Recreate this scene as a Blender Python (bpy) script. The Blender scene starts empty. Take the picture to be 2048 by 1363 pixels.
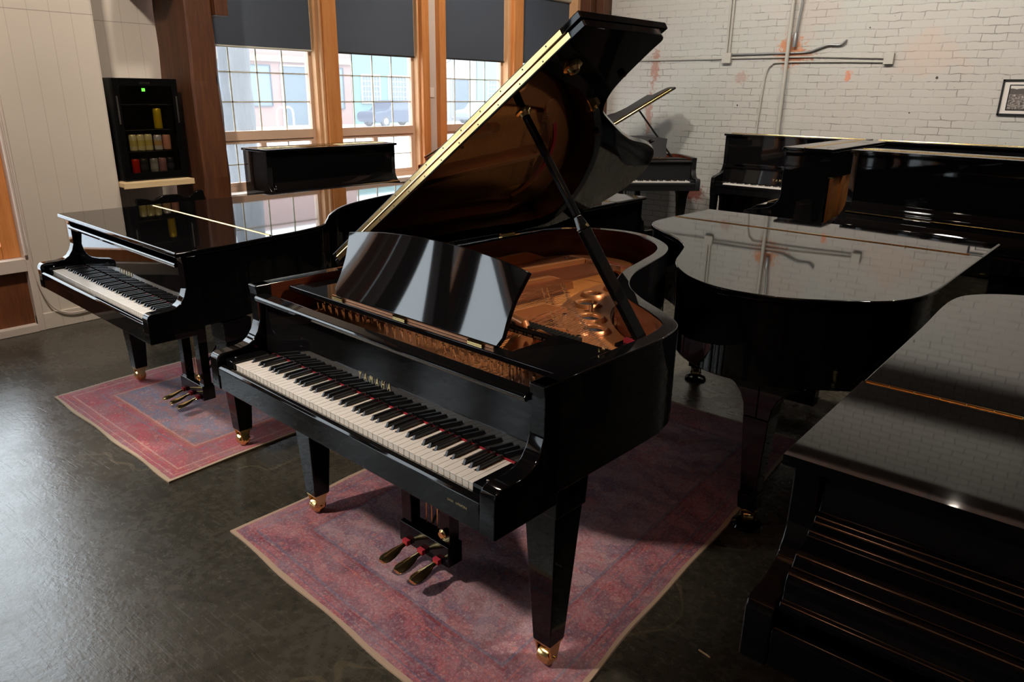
import bpy, bmesh, math, random
from mathutils import Vector, Matrix
random.seed(7)
PI = math.pi
sc = bpy.context.scene
COL = sc.collection

# ------------------------------------------------------------------ camera
cam_data = bpy.data.cameras.new('camera')
cam = bpy.data.objects.new('camera', cam_data)
COL.objects.link(cam)
CAM_POS = Vector((1.7222, -1.2522, 1.6861))
YAW, PITCH, ROLL, FPX = -0.6856, 0.3257, 0.0142, 1473.4
fwd = Vector((math.sin(YAW)*math.cos(PITCH), math.cos(YAW)*math.cos(PITCH), -math.sin(PITCH)))
rgt = Vector((math.cos(YAW), -math.sin(YAW), 0))
upv = rgt.cross(fwd)
r2 = rgt*math.cos(ROLL) + upv*math.sin(ROLL)
u2 = -rgt*math.sin(ROLL) + upv*math.cos(ROLL)
rot = Matrix((r2, u2, -fwd)).transposed()
cam.matrix_world = Matrix.Translation(CAM_POS) @ rot.to_4x4()
cam_data.sensor_width = 36.0
cam_data.lens = FPX*36.0/2048.0
cam_data.clip_start = 0.05
cam_data.clip_end = 300
sc.camera = cam

# ------------------------------------------------------------------ view + world
sc.view_settings.view_transform = 'Standard'
sc.view_settings.look = 'None'
sc.view_settings.exposure = 0.0
sc.view_settings.gamma = 1.0
sc.view_settings.use_curve_mapping = False
world = bpy.data.worlds.new('World'); sc.world = world
world.use_nodes = True
bg = world.node_tree.nodes['Background']
bg.inputs['Color'].default_value = (0.86, 0.93, 1.0, 1)
_wt = world.node_tree
_tc = _wt.nodes.new('ShaderNodeTexCoord'); _sx = _wt.nodes.new('ShaderNodeSeparateXYZ'); _mr = _wt.nodes.new('ShaderNodeMapRange')
_wt.links.new(_tc.outputs['Generated'], _sx.inputs[0]); _wt.links.new(_sx.outputs[2], _mr.inputs[0])
_mr.inputs['From Min'].default_value = 0.02; _mr.inputs['From Max'].default_value = 0.5
_mr.inputs['To Min'].default_value = 4.4; _mr.inputs['To Max'].default_value = 9.0
_wt.links.new(_mr.outputs[0], bg.inputs['Strength'])

def area_portal(name, loc, rot, sx, sy):
    l = bpy.data.lights.new(name, 'AREA'); l.shape = 'RECTANGLE'; l.size = sx; l.size_y = sy
    l.cycles.is_portal = True
    o = bpy.data.objects.new(name, l); COL.objects.link(o); o.location = loc; o.rotation_euler = rot
    return o
# daylight portals just outside the window wall (face into the room, +X)
area_portal('daylight_portal', (-4.42, 4.7, 1.75), (0, -PI/2, 0), 2.2, 5.4)
area_portal('daylight_portal', (-4.42, -3.4, 2.15), (0, -PI/2, 0), 3.4, 7.9)

LAMPS = []   # filled by the ceiling lamp builder near the end
WALL_X = -4.35     # glass plane of the window wall
BRICK_Y = 7.55

# ------------------------------------------------------------------ materials
class NT:
    def __init__(s, name):
        s.m = bpy.data.materials.new(name); s.m.use_nodes = True
        s.t = s.m.node_tree; s.b = s.t.nodes['Principled BSDF']
        s.out = s.t.nodes['Material Output']
    def n(s, typ, props=None, **ins):
        nd = s.t.nodes.new(typ)
        for k, v in (props or {}).items(): setattr(nd, k, v)
        for k, v in ins.items():
            key = k.replace('_', ' ') if k.replace('_', ' ') in nd.inputs else k
            if k[0] == 'i' and k[1:].isdigit(): key = int(k[1:])
            if isinstance(v, bpy.types.NodeSocket): s.t.links.new(v, nd.inputs[key])
            else: nd.inputs[key].default_value = v
        return nd
    def link(s, a, b): s.t.links.new(a, b)
    def set(s, **k):
        for kk, v in k.items():
            key = kk.replace('_', ' ')
            if isinstance(v, bpy.types.NodeSocket): s.t.links.new(v, s.b.inputs[key])
            else: s.b.inputs[key].default_value = v
        return s
    def math(s, op, a, b=0.0, c=None, clamp=False):
        nd = s.t.nodes.new('ShaderNodeMath'); nd.operation = op; nd.use_clamp = clamp
        for i, v in enumerate((a, b) if c is None else (a, b, c)):
            if isinstance(v, bpy.types.NodeSocket): s.t.links.new(v, nd.inputs[i])
            else: nd.inputs[i].default_value = v
        return nd.outputs[0]
    def mix(s, f, a, b, mode='MIX'):
        nd = s.t.nodes.new('ShaderNodeMix'); nd.data_type = 'RGBA'; nd.blend_type = mode
        for k, v in ((0, f), (6, a), (7, b)):
            if isinstance(v, bpy.types.NodeSocket): s.t.links.new(v, nd.inputs[k])
            else: nd.inputs[k].default_value = v if k == 0 else (tuple(v)+(1,))[:4]
        return nd.outputs[2]
    def ramp(s, fac, stops):
        nd = s.t.nodes.new('ShaderNodeValToRGB'); cr = nd.color_ramp
        while len(cr.elements) < len(stops): cr.elements.new(0.5)
        for e, (p, c) in zip(cr.elements, stops):
            e.position = p; e.color = (tuple(c)+(1,))[:4] if not isinstance(c, float) else (c, c, c, 1)
        s.t.links.new(fac, nd.inputs[0]); return nd.outputs[0]
    def coords(s, kind='Object'):
        return s.t.nodes.new('ShaderNodeTexCoord').outputs[kind]
    def mapping(s, v, scale=(1, 1, 1), rot=(0, 0, 0), loc=(0, 0, 0)):
        nd = s.t.nodes.new('ShaderNodeMapping'); s.t.links.new(v, nd.inputs[0])
        nd.inputs['Scale'].default_value = scale; nd.inputs['Rotation'].default_value = rot; nd.inputs['Location'].default_value = loc
        return nd.outputs[0]
    def noise(s, v, scale, detail=4, rough=0.5):
        nd = s.t.nodes.new('ShaderNodeTexNoise'); s.t.links.new(v, nd.inputs['Vector'])
        nd.inputs['Scale'].default_value = scale; nd.inputs['Detail'].default_value = detail; nd.inputs['Roughness'].default_value = rough
        return nd.outputs[0]
    def bump(s, h, strength=0.3, dist=0.01):
        nd = s.t.nodes.new('ShaderNodeBump'); s.t.links.new(h, nd.inputs['Height'])
        nd.inputs['Strength'].default_value = strength; nd.inputs['Distance'].default_value = dist
        s.t.links.new(nd.outputs[0], s.b.inputs['Normal'])
    def sep(s, v):
        nd = s.t.nodes.new('ShaderNodeSeparateXYZ'); s.t.links.new(v, nd.inputs[0]); return nd.outputs
    def comb(s, x, y, z=0.0):
        nd = s.t.nodes.new('ShaderNodeCombineXYZ')
        for i, v in enumerate((x, y, z)):
            if isinstance(v, bpy.types.NodeSocket): s.t.links.new(v, nd.inputs[i])
            else: nd.inputs[i].default_value = v
        return nd.outputs[0]

def srgb(r, g, b):
    f = lambda c: (c/255/12.92 if c/255 <= 0.04045 else ((c/255+0.055)/1.055)**2.4)
    return (f(r), f(g), f(b))
def plain(name, col, rough=0.5, metal=0.0, **k):
    t = NT(name); t.set(Base_Color=tuple(col)+(1,), Roughness=rough, Metallic=metal)
    for kk, v in k.items(): t.b.inputs[kk.replace('_', ' ')].default_value = v
    return t.m

M = {}
M['black'] = plain('polished_ebony', (0.0035, 0.0033, 0.0035), 0.03, IOR=1.37)
M['desk'] = plain('polished_ebony_desk', (0.0035, 0.0033, 0.0035), 0.03, IOR=1.52)
def satin():
    t = NT('satin_ebony'); c = t.coords()
    t.set(Base_Color=(0.006, 0.0055, 0.0055, 1), Roughness=0.42); t.bump(t.noise(c, 60), 0.03, 0.002); return t.m
M['satin'] = satin()
M['brass'] = plain('polished_brass', (0.86, 0.62, 0.27), 0.16, 1.0)
M['gold'] = plain('gold_inlay', (0.85, 0.68, 0.36), 0.3, 1.0)
M['chrome'] = plain('nickel', (0.75, 0.72, 0.68), 0.2, 1.0)
M['red_felt'] = plain('red_felt', (0.30, 0.008, 0.02), 0.95)
M['dark_felt_hole_shade'] = plain('dark_felt_hole_shade', (0.012, 0.010, 0.012), 0.95)
M['key_black'] = plain('ebony_key', (0.009, 0.009, 0.010), 0.28)
M['key_white'] = plain('ivory_key', srgb(228, 219, 208), 0.25)
M['blackmetal'] = plain('black_metal', (0.01, 0.01, 0.01), 0.35)
def mahog(name, c1, c2, rough=0.12, sc_=3.0):
    t = NT(name); v = t.coords(); w = t.mapping(v, (sc_*0.35, sc_*0.35, sc_*6))
    n = t.noise(w, 3.0, 6, 0.6); t.set(Base_Color=t.ramp(n, [(0.3, c1), (0.7, c2)]), Roughness=rough); return t.m
M['rim_inner'] = mahog('mahogany_inner_rim', srgb(70, 30, 16), srgb(92, 42, 23), 0.25)
M['mahogany'] = mahog('mahogany_case', srgb(96, 40, 22), srgb(132, 62, 36), 0.12)
def bronze():
    t = NT('bronze_plate'); v = t.coords()
    t.set(Base_Color=(0.44, 0.165, 0.055, 1), Roughness=0.36, Metallic=0.6); t.bump(t.noise(v, 260, 2), 0.04, 0.002); return t.m
M['plate'] = bronze()
def board():
    t = NT('spruce_soundboard'); v = t.coords(); w = t.mapping(v, (2, 60, 2), rot=(0, 0, 0.6))
    n = t.noise(w, 2.0, 5, 0.6)
    t.set(Base_Color=t.ramp(n, [(0.3, srgb(176, 108, 52)), (0.7, srgb(206, 138, 74))]), Roughness=0.25); return t.m
M['board'] = board()
M['copper'] = plain('copper_wound_string', (0.62, 0.30, 0.17), 0.35, 1.0)
M['steel'] = plain('steel_string', (0.72, 0.70, 0.66), 0.3, 1.0)

def wood(name, c1, c2, c3, rough=0.55, vert=True, knots=True, scale=1.0, bumps=0.25):
    t = NT(name); v = t.coords('Object')
    s_ = (14*scale, 14*scale, 0.9*scale) if vert else (14*scale, 0.9*scale, 14*scale)
    w = t.mapping(v, s_)
    n = t.noise(w, 1.6, 7, 0.62); n2 = t.noise(t.mapping(v, tuple(x*4 for x in s_)), 3, 4, 0.5)
    col = t.ramp(n, [(0.25, c1), (0.5, c2), (0.75, c3)])
    col = t.mix(0.25, col, t.ramp(n2, [(0.35, c1), (0.65, c3)]))
    if knots:
        vo = t.n('ShaderNodeTexVoronoi', Vector=t.mapping(v, (4.2, 4.2, 1.9)), Scale=1.0).outputs['Distance']
        col = t.mix(t.math('LESS_THAN', vo, 0.07), col, tuple(x*0.18 for x in c1))
    t.set(Base_Color=col, Roughness=rough); t.bump(n, bumps, 0.004); return t.m
M['fir'] = wood('fir_timber', srgb(176, 104, 46), srgb(200, 126, 64), srgb(216, 148, 86))
M['fir_light'] = wood('pale_fir_trim', srgb(192, 138, 92), srgb(208, 158, 112), srgb(222, 176, 132), knots=False)
M['redwood'] = wood('dark_redwood_timber', srgb(48, 25, 12), srgb(76, 40, 18), srgb(104, 60, 28), scale=0.8, bumps=0.6)
M['walnut'] = wood('stained_wood_panel', srgb(70, 36, 18), srgb(104, 56, 26), srgb(134, 78, 38), knots=False)
M['pine_shelf'] = wood('pine_shelf', srgb(196, 164, 120), srgb(212, 184, 140), srgb(224, 200, 158), vert=False, knots=False)
M['sash'] = plain('beige_vinyl_sash', srgb(206, 172, 146), 0.45)
M['sill'] = plain('white_sill', srgb(226, 214, 204), 0.45)
M['muntin'] = plain('pale_muntin', srgb(190, 186, 170), 0.5)
M['orange_wood'] = wood('orange_back_post', srgb(150, 84, 26), srgb(176, 104, 38), srgb(192, 122, 52), knots=False)
M['ceil_wood'] = wood('ceiling_timber', srgb(120, 72, 34), srgb(150, 94, 48), srgb(170, 112, 62), vert=False, knots=False)

def glass(nm='clear_glass', dusty=0.0, tint=(.95, .97, .97, 1)):
    m = bpy.data.materials.new(nm); m.use_nodes = True; nt = m.node_tree
    nt.nodes.remove(nt.nodes['Principled BSDF'])
    tr = nt.nodes.new('ShaderNodeBsdfTransparent'); tr.inputs[0].default_value = tint
    gl = nt.nodes.new('ShaderNodeBsdfGlossy'); gl.inputs['Roughness'].default_value = 0.0
    fr = nt.nodes.new('ShaderNodeFresnel'); fr.inputs[0].default_value = 1.45
    mx = nt.nodes.new('ShaderNodeMixShader')
    ge = nt.nodes.new('ShaderNodeNewGeometry'); mu = nt.nodes.new('ShaderNodeMath'); mu.operation = 'MULTIPLY'; iv = nt.nodes.new('ShaderNodeMath'); iv.operation = 'SUBTRACT'; iv.inputs[0].default_value = 1.0
    nt.links.new(ge.outputs['Backfacing'], iv.inputs[1]); nt.links.new(fr.outputs[0], mu.inputs[0]); nt.links.new(iv.outputs[0], mu.inputs[1])
    nt.links.new(mu.outputs[0], mx.inputs[0]); nt.links.new(tr.outputs[0], mx.inputs[1]); nt.links.new(gl.outputs[0], mx.inputs[2])
    if dusty > 0:  # added translucent share lays a bright haze over the view outside
        tl = nt.nodes.new('ShaderNodeBsdfTranslucent'); tl.inputs[0].default_value = (.9, .92, .95, 1)
        m2 = nt.nodes.new('ShaderNodeMixShader'); mu2 = nt.nodes.new('ShaderNodeMath'); mu2.operation = 'MULTIPLY'; mu2.inputs[1].default_value = dusty
        nt.links.new(iv.outputs[0], mu2.inputs[0]); nt.links.new(mu2.outputs[0], m2.inputs[0]); nt.links.new(mx.outputs[0], m2.inputs[1]); nt.links.new(tl.outputs[0], m2.inputs[2]); mx = m2
    nt.links.new(mx.outputs[0], nt.nodes['Material Output'].inputs[0]); return m
M['dusty_glass'] = glass('dusty_window_glass', .10)
M['smoked_glass'] = glass('smoked_glass', 0.0, (.70, .67, .62, 1))
M['glass'] = glass()
def blind():
    t = NT('charcoal_roller_blind'); v = t.coords()
    w = t.n('ShaderNodeTexWave', {'bands_direction': 'Z'}, Vector=v, Scale=160.0).outputs[0]
    w2 = t.n('ShaderNodeTexWave', {'bands_direction': 'Y'}, Vector=v, Scale=160.0).outputs[0]
    col = t.mix(t.math('MULTIPLY', w, w2), srgb(62, 68, 78), srgb(92, 100, 114))
    t.set(Base_Color=col, Roughness=0.85); return t.m
M['blind'] = blind()

def brick():
    t = NT('painted_brick'); P = t.coords('Object'); x, y, z = t.sep(P)
    wob = t.noise(P, 2.2, 3); wob2 = t.noise(P, 9.0, 3)
    zz = t.math('ADD', z, t.math('MULTIPLY', t.math('SUBTRACT', wob, 0.5), 0.03))
    zz = t.math('ADD', zz, t.math('MULTIPLY', t.math('SUBTRACT', wob2, 0.5), 0.028))
    xx = t.math('ADD', x, t.math('MULTIPLY', t.math('SUBTRACT', wob2, 0.5), 0.05))
    bt = t.n('ShaderNodeTexBrick', {'offset': 0.5}, Vector=t.comb(xx, zz), Scale=1.0, Mortar_Size=0.0045, Mortar_Smooth=0.3, Brick_Width=0.213, Row_Height=0.0735)
    bt.inputs['Color1'].default_value = (0.3, 0.3, 0.3, 1); bt.inputs['Color2'].default_value = (0.9, 0.9, 0.9, 1)
    fac = bt.outputs['Fac']
    big = t.noise(P, 0.7, 3); fine = t.noise(P, 38, 3); mid = t.noise(P, 5.5, 5, 0.65)
    base = t.mix(t.ramp(big, [(0.35, 0.0), (0.65, 1.0)]), srgb(180, 172, 163), srgb(175, 174, 165))
    base = t.mix(t.math('MULTIPLY', bt.outputs['Color'], 0.22), base, srgb(160, 152, 140))
    crack = t.math('MULTIPLY', fac, t.ramp(t.noise(P, 3.4, 6, 0.75), [(0.46, 0.10), (0.60, 1.0)]))
    low = t.ramp(z, [(0.55, 1.0), (0.80, 0.0)])
    crack2 = t.math('MAXIMUM', crack, t.math('MULTIPLY', fac, t.math('MAXIMUM', low, t.math('GREATER_THAN', z, 3.0))))
    col = t.mix(t.math('MULTIPLY', crack2, 0.60), base, srgb(74, 66, 58))
    # small dark chips
    vo = t.n('ShaderNodeTexVoronoi', Vector=P, Scale=3.1).outputs['Distance']
    col = t.mix(t.math('LESS_THAN', t.math('ADD', vo, t.math('MULTIPLY', t.noise(P, 30, 2), .06)), 0.066), col, srgb(56, 48, 42))
    vo2 = t.n('ShaderNodeTexVoronoi', Vector=t.mapping(P, (1, 1, 1.6), loc=(3, 1, 2)), Scale=6.3).outputs['Distance']
    col = t.mix(t.math('LESS_THAN', vo2, 0.035), col, srgb(110, 100, 90))
    # exposed red brick, rust streaks: wear with a place of its own
    def blob(cx, cz, rx, rz, c, amt, nsc=14):
        dx = t.math('DIVIDE', t.math('SUBTRACT', x, cx), rx); dz = t.math('DIVIDE', t.math('SUBTRACT', z, cz), rz)
        d = t.math('SQRT', t.math('ADD', t.math('MULTIPLY', dx, dx), t.math('MULTIPLY', dz, dz)))
        n = t.noise(P, nsc, 5, 0.7)
        f = t.math('SUBTRACT', 1.0, d, clamp=True)
        f = t.math('ADD', t.math('MULTIPLY', f, 0.45), t.math('SUBTRACT', n, 0.5))
        f = t.math('MULTIPLY', t.math('MULTIPLY', t.ramp(f, [(0.14, 0.0), (0.26, 1.0)]), t.math('LESS_THAN', d, 1.0)), amt)
        return t.mix(f, col, c)
    red = srgb(152, 96, 72); org = srgb(186, 124, 84)
    col = blob(-1.50, 2.16, 0.26, 0.26, org, 1.0, 22)
    col = blob(-1.42, 2.10, 0.35, 0.10, red, 0.9, 30)
    col = blob(-3.20, 2.00, 0.10, 0.35, red, 0.7, 26)
    col = blob(-3.25, 1.45, 0.08, 0.45, red, 0.7, 24)
    col = blob(-2.05, 1.88, 0.12, 0.12, red, 0.4, 26)
    col = blob(-0.85, 1.90, 0.055, 0.09, srgb(200, 126, 92), .9, 30)
    col = blob(-2.55, 0.50, 0.26, 0.16, srgb(150, 92, 80), 1.0, 34)
    col = blob(-2.10, 0.42, 0.10, 0.10, srgb(150, 84, 70), 1.0, 34)
    col = blob(-1.30, 2.60, 0.5, 0.6, srgb(186, 158, 142), 0.3, 3)
    col = blob(-0.1, 2.1, 0.5, 0.35, srgb(188, 160, 140), 0.4, 3)
    t.set(Base_Color=col, Roughness=0.55)
    h = t.math('ADD', t.math('MULTIPLY', fac, -0.8), t.math('MULTIPLY', mid, 0.7))
    h = t.math('ADD', h, t.math('MULTIPLY', fine, 0.12))
    t.bump(h, 0.55, 0.012); return t.m
M['brick'] = brick()

def boards():
    t = NT('white_tongue_and_groove'); P = t.coords('Object'); x, y, z = t.sep(P)
    f = t.math('FRACT', t.math('DIVIDE', t.math('ADD', y, 10), 0.135))
    g = t.math('MULTIPLY', t.math('LESS_THAN', f, 0.035), 1.0)
    n = t.noise(P, 3, 4); f2 = t.noise(P, 40, 3)
    col = t.mix(n, srgb(198, 186, 172), srgb(206, 194, 180))
    col = t.mix(t.math('MULTIPLY', g, 0.35), col, srgb(140, 128, 116))
    zc = t.math('LESS_THAN', t.math('ABSOLUTE', t.math('SUBTRACT', z, 2.16)), 0.0025)
    col = t.mix(t.math('MULTIPLY', zc, 0.6), col, srgb(110, 98, 88))
    vo = t.n('ShaderNodeTexVoronoi', Vector=P, Scale=3.3).outputs['Distance']
    col = t.mix(t.math('LESS_THAN', vo, 0.012), col, srgb(60, 50, 44))
    t.set(Base_Color=col, Roughness=0.5); t.bump(t.math('ADD', t.math('MULTIPLY', g, -1.0), t.math('MULTIPLY', f2, 0.15)), 0.3, 0.004); return t.m
M['boards'] = boards()
def plaster(name, c, r=0.7):
    t = NT(name); P = t.coords('Object'); n = t.noise(P, 4, 5)
    t.set(Base_Color=t.mix(n, tuple(x*0.93 for x in c), c), Roughness=r); t.bump(t.noise(P, 60, 3), 0.08, 0.003); return t.m
M['whitewall'] = plaster('white_painted_wall', srgb(206, 190, 178))
M['darkwall'] = plaster('dim_wall', srgb(120, 108, 96))

def concrete():
    t = NT('polished_concrete'); P = t.coords('Object')
    a = t.noise(P, 0.55, 6, 0.6); b = t.noise(P, 3.2, 8, 0.65); c = t.noise(P, 28, 6, 0.7)
    base = t.ramp(a, [(0.35, srgb(58, 55, 47)), (0.5, srgb(76, 71, 61)), (0.68, srgb(96, 88, 74))])
    base = t.mix(0.45, base, t.ramp(b, [(0.35, srgb(42, 40, 35)), (0.65, srgb(104, 96, 82))]))
    base = t.mix(0.3, base, t.ramp(c, [(0.35, srgb(40, 38, 34)), (0.66, srgb(128, 118, 100))]))
    PWc = t.n('ShaderNodeVectorMath', {'operation': 'ADD'}, i0=P, i1=t.mapping(t.n('ShaderNodeTexNoise', Vector=P, Scale=1.3).outputs[1], (.06, .06, .06))).outputs[0]
    # fine scratches in all directions
    scr = None
    for i, ang in enumerate((0.3, 1.2, 2.0, 2.7)):
        w = t.mapping(PWc, (1.6, 42, 1), rot=(0, 0, ang), loc=(i*3.1, i, 0))
        k = t.ramp(t.noise(w, 2.4, 2, 0.5), [(0.655, 0.0), (0.69, 1.0)])
        scr = k if scr is None else t.math('MAXIMUM', scr, k)
    scr = t.math('MULTIPLY', scr, t.ramp(t.noise(P, 1.4, 3), [(0.4, 0.2), (0.62, 1.0)]))
    base = t.mix(t.math('MULTIPLY', scr, 0.10), base, srgb(150, 140, 120))
    # cracks
    vo = t.n('ShaderNodeTexVoronoi', {'feature': 'DISTANCE_TO_EDGE'}, Vector=t.n('ShaderNodeVectorMath', {'operation': 'ADD'}, i0=P, i1=t.n('ShaderNodeTexNoise', Vector=P, Scale=2.0).outputs[1]).outputs[0], Scale=0.33).outputs['Distance']
    ck = t.math('LESS_THAN', vo, 0.0022)
    base = t.mix(t.math('MULTIPLY', ck, 0.45), base, srgb(132, 118, 92))
    rough = t.ramp(t.math('ADD', t.math('MULTIPLY', b, 0.6), t.math('MULTIPLY', c, 0.4)), [(0.35, 0.20), (0.65, 0.33)])
    rough = t.math('ADD', rough, t.math('MULTIPLY', scr, 0.05))
    spk = t.math('LESS_THAN', t.n('ShaderNodeTexVoronoi', Vector=P, Scale=34.0).outputs['Distance'], 0.11)
    base = t.mix(t.math('MULTIPLY', spk, 0.35), base, srgb(150, 140, 118))
    base = t.mix(1.0, base, (.42, .42, .41), 'MULTIPLY')
    t.set(Base_Color=base, Roughness=rough)
    h = t.math('ADD', t.math('MULTIPLY', t.noise(P, 16, 4, .6), 0.35), t.math('MULTIPLY', t.noise(P, 55, 4, .65), 0.30)); h = t.math('SUBTRACT', h, t.math('MULTIPLY', scr, 0.05))
    t.bump(h, 0.22, 0.012); return t.m
M['concrete'] = concrete()

def rug_mat(name, W, L, field, field2, border, border2, accents, worn, edge, vine=0.4, fl=1.0):
    """worn persian rug: nested borders from the distance to the edge, medallion vines and small flowers"""
    t = NT(name); P = t.coords('UV'); x, y, z = t.sep(P)
    wob = t.math('MULTIPLY', t.math('SUBTRACT', t.noise(P, 5, 3), 0.5), 0.012)
    dx = t.math('SUBTRACT', W/2, t.math('ABSOLUTE', x)); dy = t.math('SUBTRACT', L/2, t.math('ABSOLUTE', y))
    d = t.math('ADD', t.math('MINIMUM', dx, dy), wob)
    PW = t.n('ShaderNodeVectorMath', {'operation': 'ADD'}, i0=P, i1=t.mapping(t.n('ShaderNodeTexNoise', Vector=P, Scale=9.0).outputs[1], (0.06, 0.06, 0.06))).outputs[0]
    v1 = t.n('ShaderNodeTexVoronoi', Vector=PW, Scale=26.0*fl); v2 = t.n('ShaderNodeTexVoronoi', Vector=PW, Scale=70.0*fl)
    v3 = t.n('ShaderNodeTexVoronoi', {'feature': 'DISTANCE_TO_EDGE'}, Vector=PW, Scale=9.0)
    f_flow = t.ramp(v1.outputs['Distance'], [(0.0, 1.0), (0.22, 0.0), (0.28, 0.9), (0.36, 0.0)])
    f_small = t.math('LESS_THAN', v2.outputs['Distance'], 0.30)
    pick = t.sep(v1.outputs['Color'])[0]; pick2 = t.sep(v2.outputs['Color'])[1]
    ringw = t.n('ShaderNodeTexWave', {'wave_type': 'RINGS'}, Vector=PW, Scale=2.2, Distortion=9.0, Detail=3.0, Detail_Scale=2.0).outputs[0]
    fld = t.mix(t.ramp(ringw, [(0.42, 0.0), (0.58, 1.0)]), field, field2)
    fld = t.mix(t.math('MULTIPLY', t.ramp(t.noise(PW, 7, 4, .7), [(.54, 0.0), (.60, 1.0)]), 0.5), fld, accents[0])
    fld = t.mix(t.math('MULTIPLY', t.ramp(t.noise(PW, 6.1, 3, .6), [(.56, 0.0), (.62, 1.0)]), vine), fld, accents[1])
    acc = t.ramp(pick, [(0.0, accents[0]), (0.35, accents[1]), (0.65, accents[2]), (0.9, accents[3])])
    acc.node.color_ramp.interpolation = 'CONSTANT'
    acc2 = t.ramp(pick2, [(0.0, accents[1]), (0.4, accents[3]), (0.7, accents[2])]); acc2.node.color_ramp.interpolation = 'CONSTANT'
    fld = t.mix(t.math('MULTIPLY', f_flow, 0.85), fld, acc); fld = t.mix(t.math('MULTIPLY', f_small, 0.45), fld, acc2)
    brd = t.mix(t.ramp(ringw, [(0.35, 0.0), (0.65, 1.0)]), border, border2)
    brd = t.mix(t.math('MULTIPLY', f_flow, 0.8), brd, acc); brd = t.mix(t.math('MULTIPLY', f_small, 0.4), brd, acc2)
    col = t.mix(t.math('LESS_THAN', d, 0.25), fld, brd)
    for a, b, cc in ((0.238, 0.250, accents[2]), (0.225, 0.238, accents[0]), (0.075, 0.085, accents[2]), (0.062, 0.068, accents[0]), (0.19, 0.196, accents[1]), (0.035, 0.040, accents[2])):
        band = t.math('MULTIPLY', t.math('GREATER_THAN', d, a), t.math('LESS_THAN', d, b))
        col = t.mix(t.math('MULTIPLY', band, 0.75), col, cc)
    edg = t.n('ShaderNodeTexVoronoi', {'feature': 'DISTANCE_TO_EDGE'}, Vector=PW, Scale=26.0*fl).outputs['Distance']
    edg2 = t.n('ShaderNodeTexVoronoi', {'feature': 'DISTANCE_TO_EDGE'}, Vector=PW, Scale=70.0*fl).outputs['Distance']
    col = t.mix(t.math('MULTIPLY', t.math('LESS_THAN', edg, 0.07), 0.22), col, tuple(v*.35 for v in accents[2]))
    col = t.mix(t.math('MULTIPLY', t.math('LESS_THAN', edg2, 0.10), 0.35), col, tuple(v*.45 for v in accents[0]))
    # wear: large pale patches and fine weave
    wr = t.ramp(t.noise(P, 3.2, 7, 0.75), [(0.42, 0.0), (0.64, 1.0)])
    col = t.mix(t.math('MULTIPLY', wr, 0.40), col, worn)
    fn = t.noise(P, 190, 3, 0.7)
    col = t.mix(t.ramp(fn, [(0.38, 0.55), (0.62, 0.0)]), col, t.mix(0.5, col, (0.03, 0.02, 0.03)))
    col = t.mix(1.0, col, (1.15, 1.12, 1.15), 'MULTIPLY')
    col = t.mix(t.ramp(t.noise(P, 75, 3, 0.7), [(0.5, 0.0), (0.7, 0.45)]), col, worn)
    col = t.mix(t.math('LESS_THAN', d, 0.016), col, edge)
    t.set(Base_Color=col, Roughness=0.95); t.bump(t.noise(P, 300, 2), 0.35, 0.003); return t.m

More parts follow.
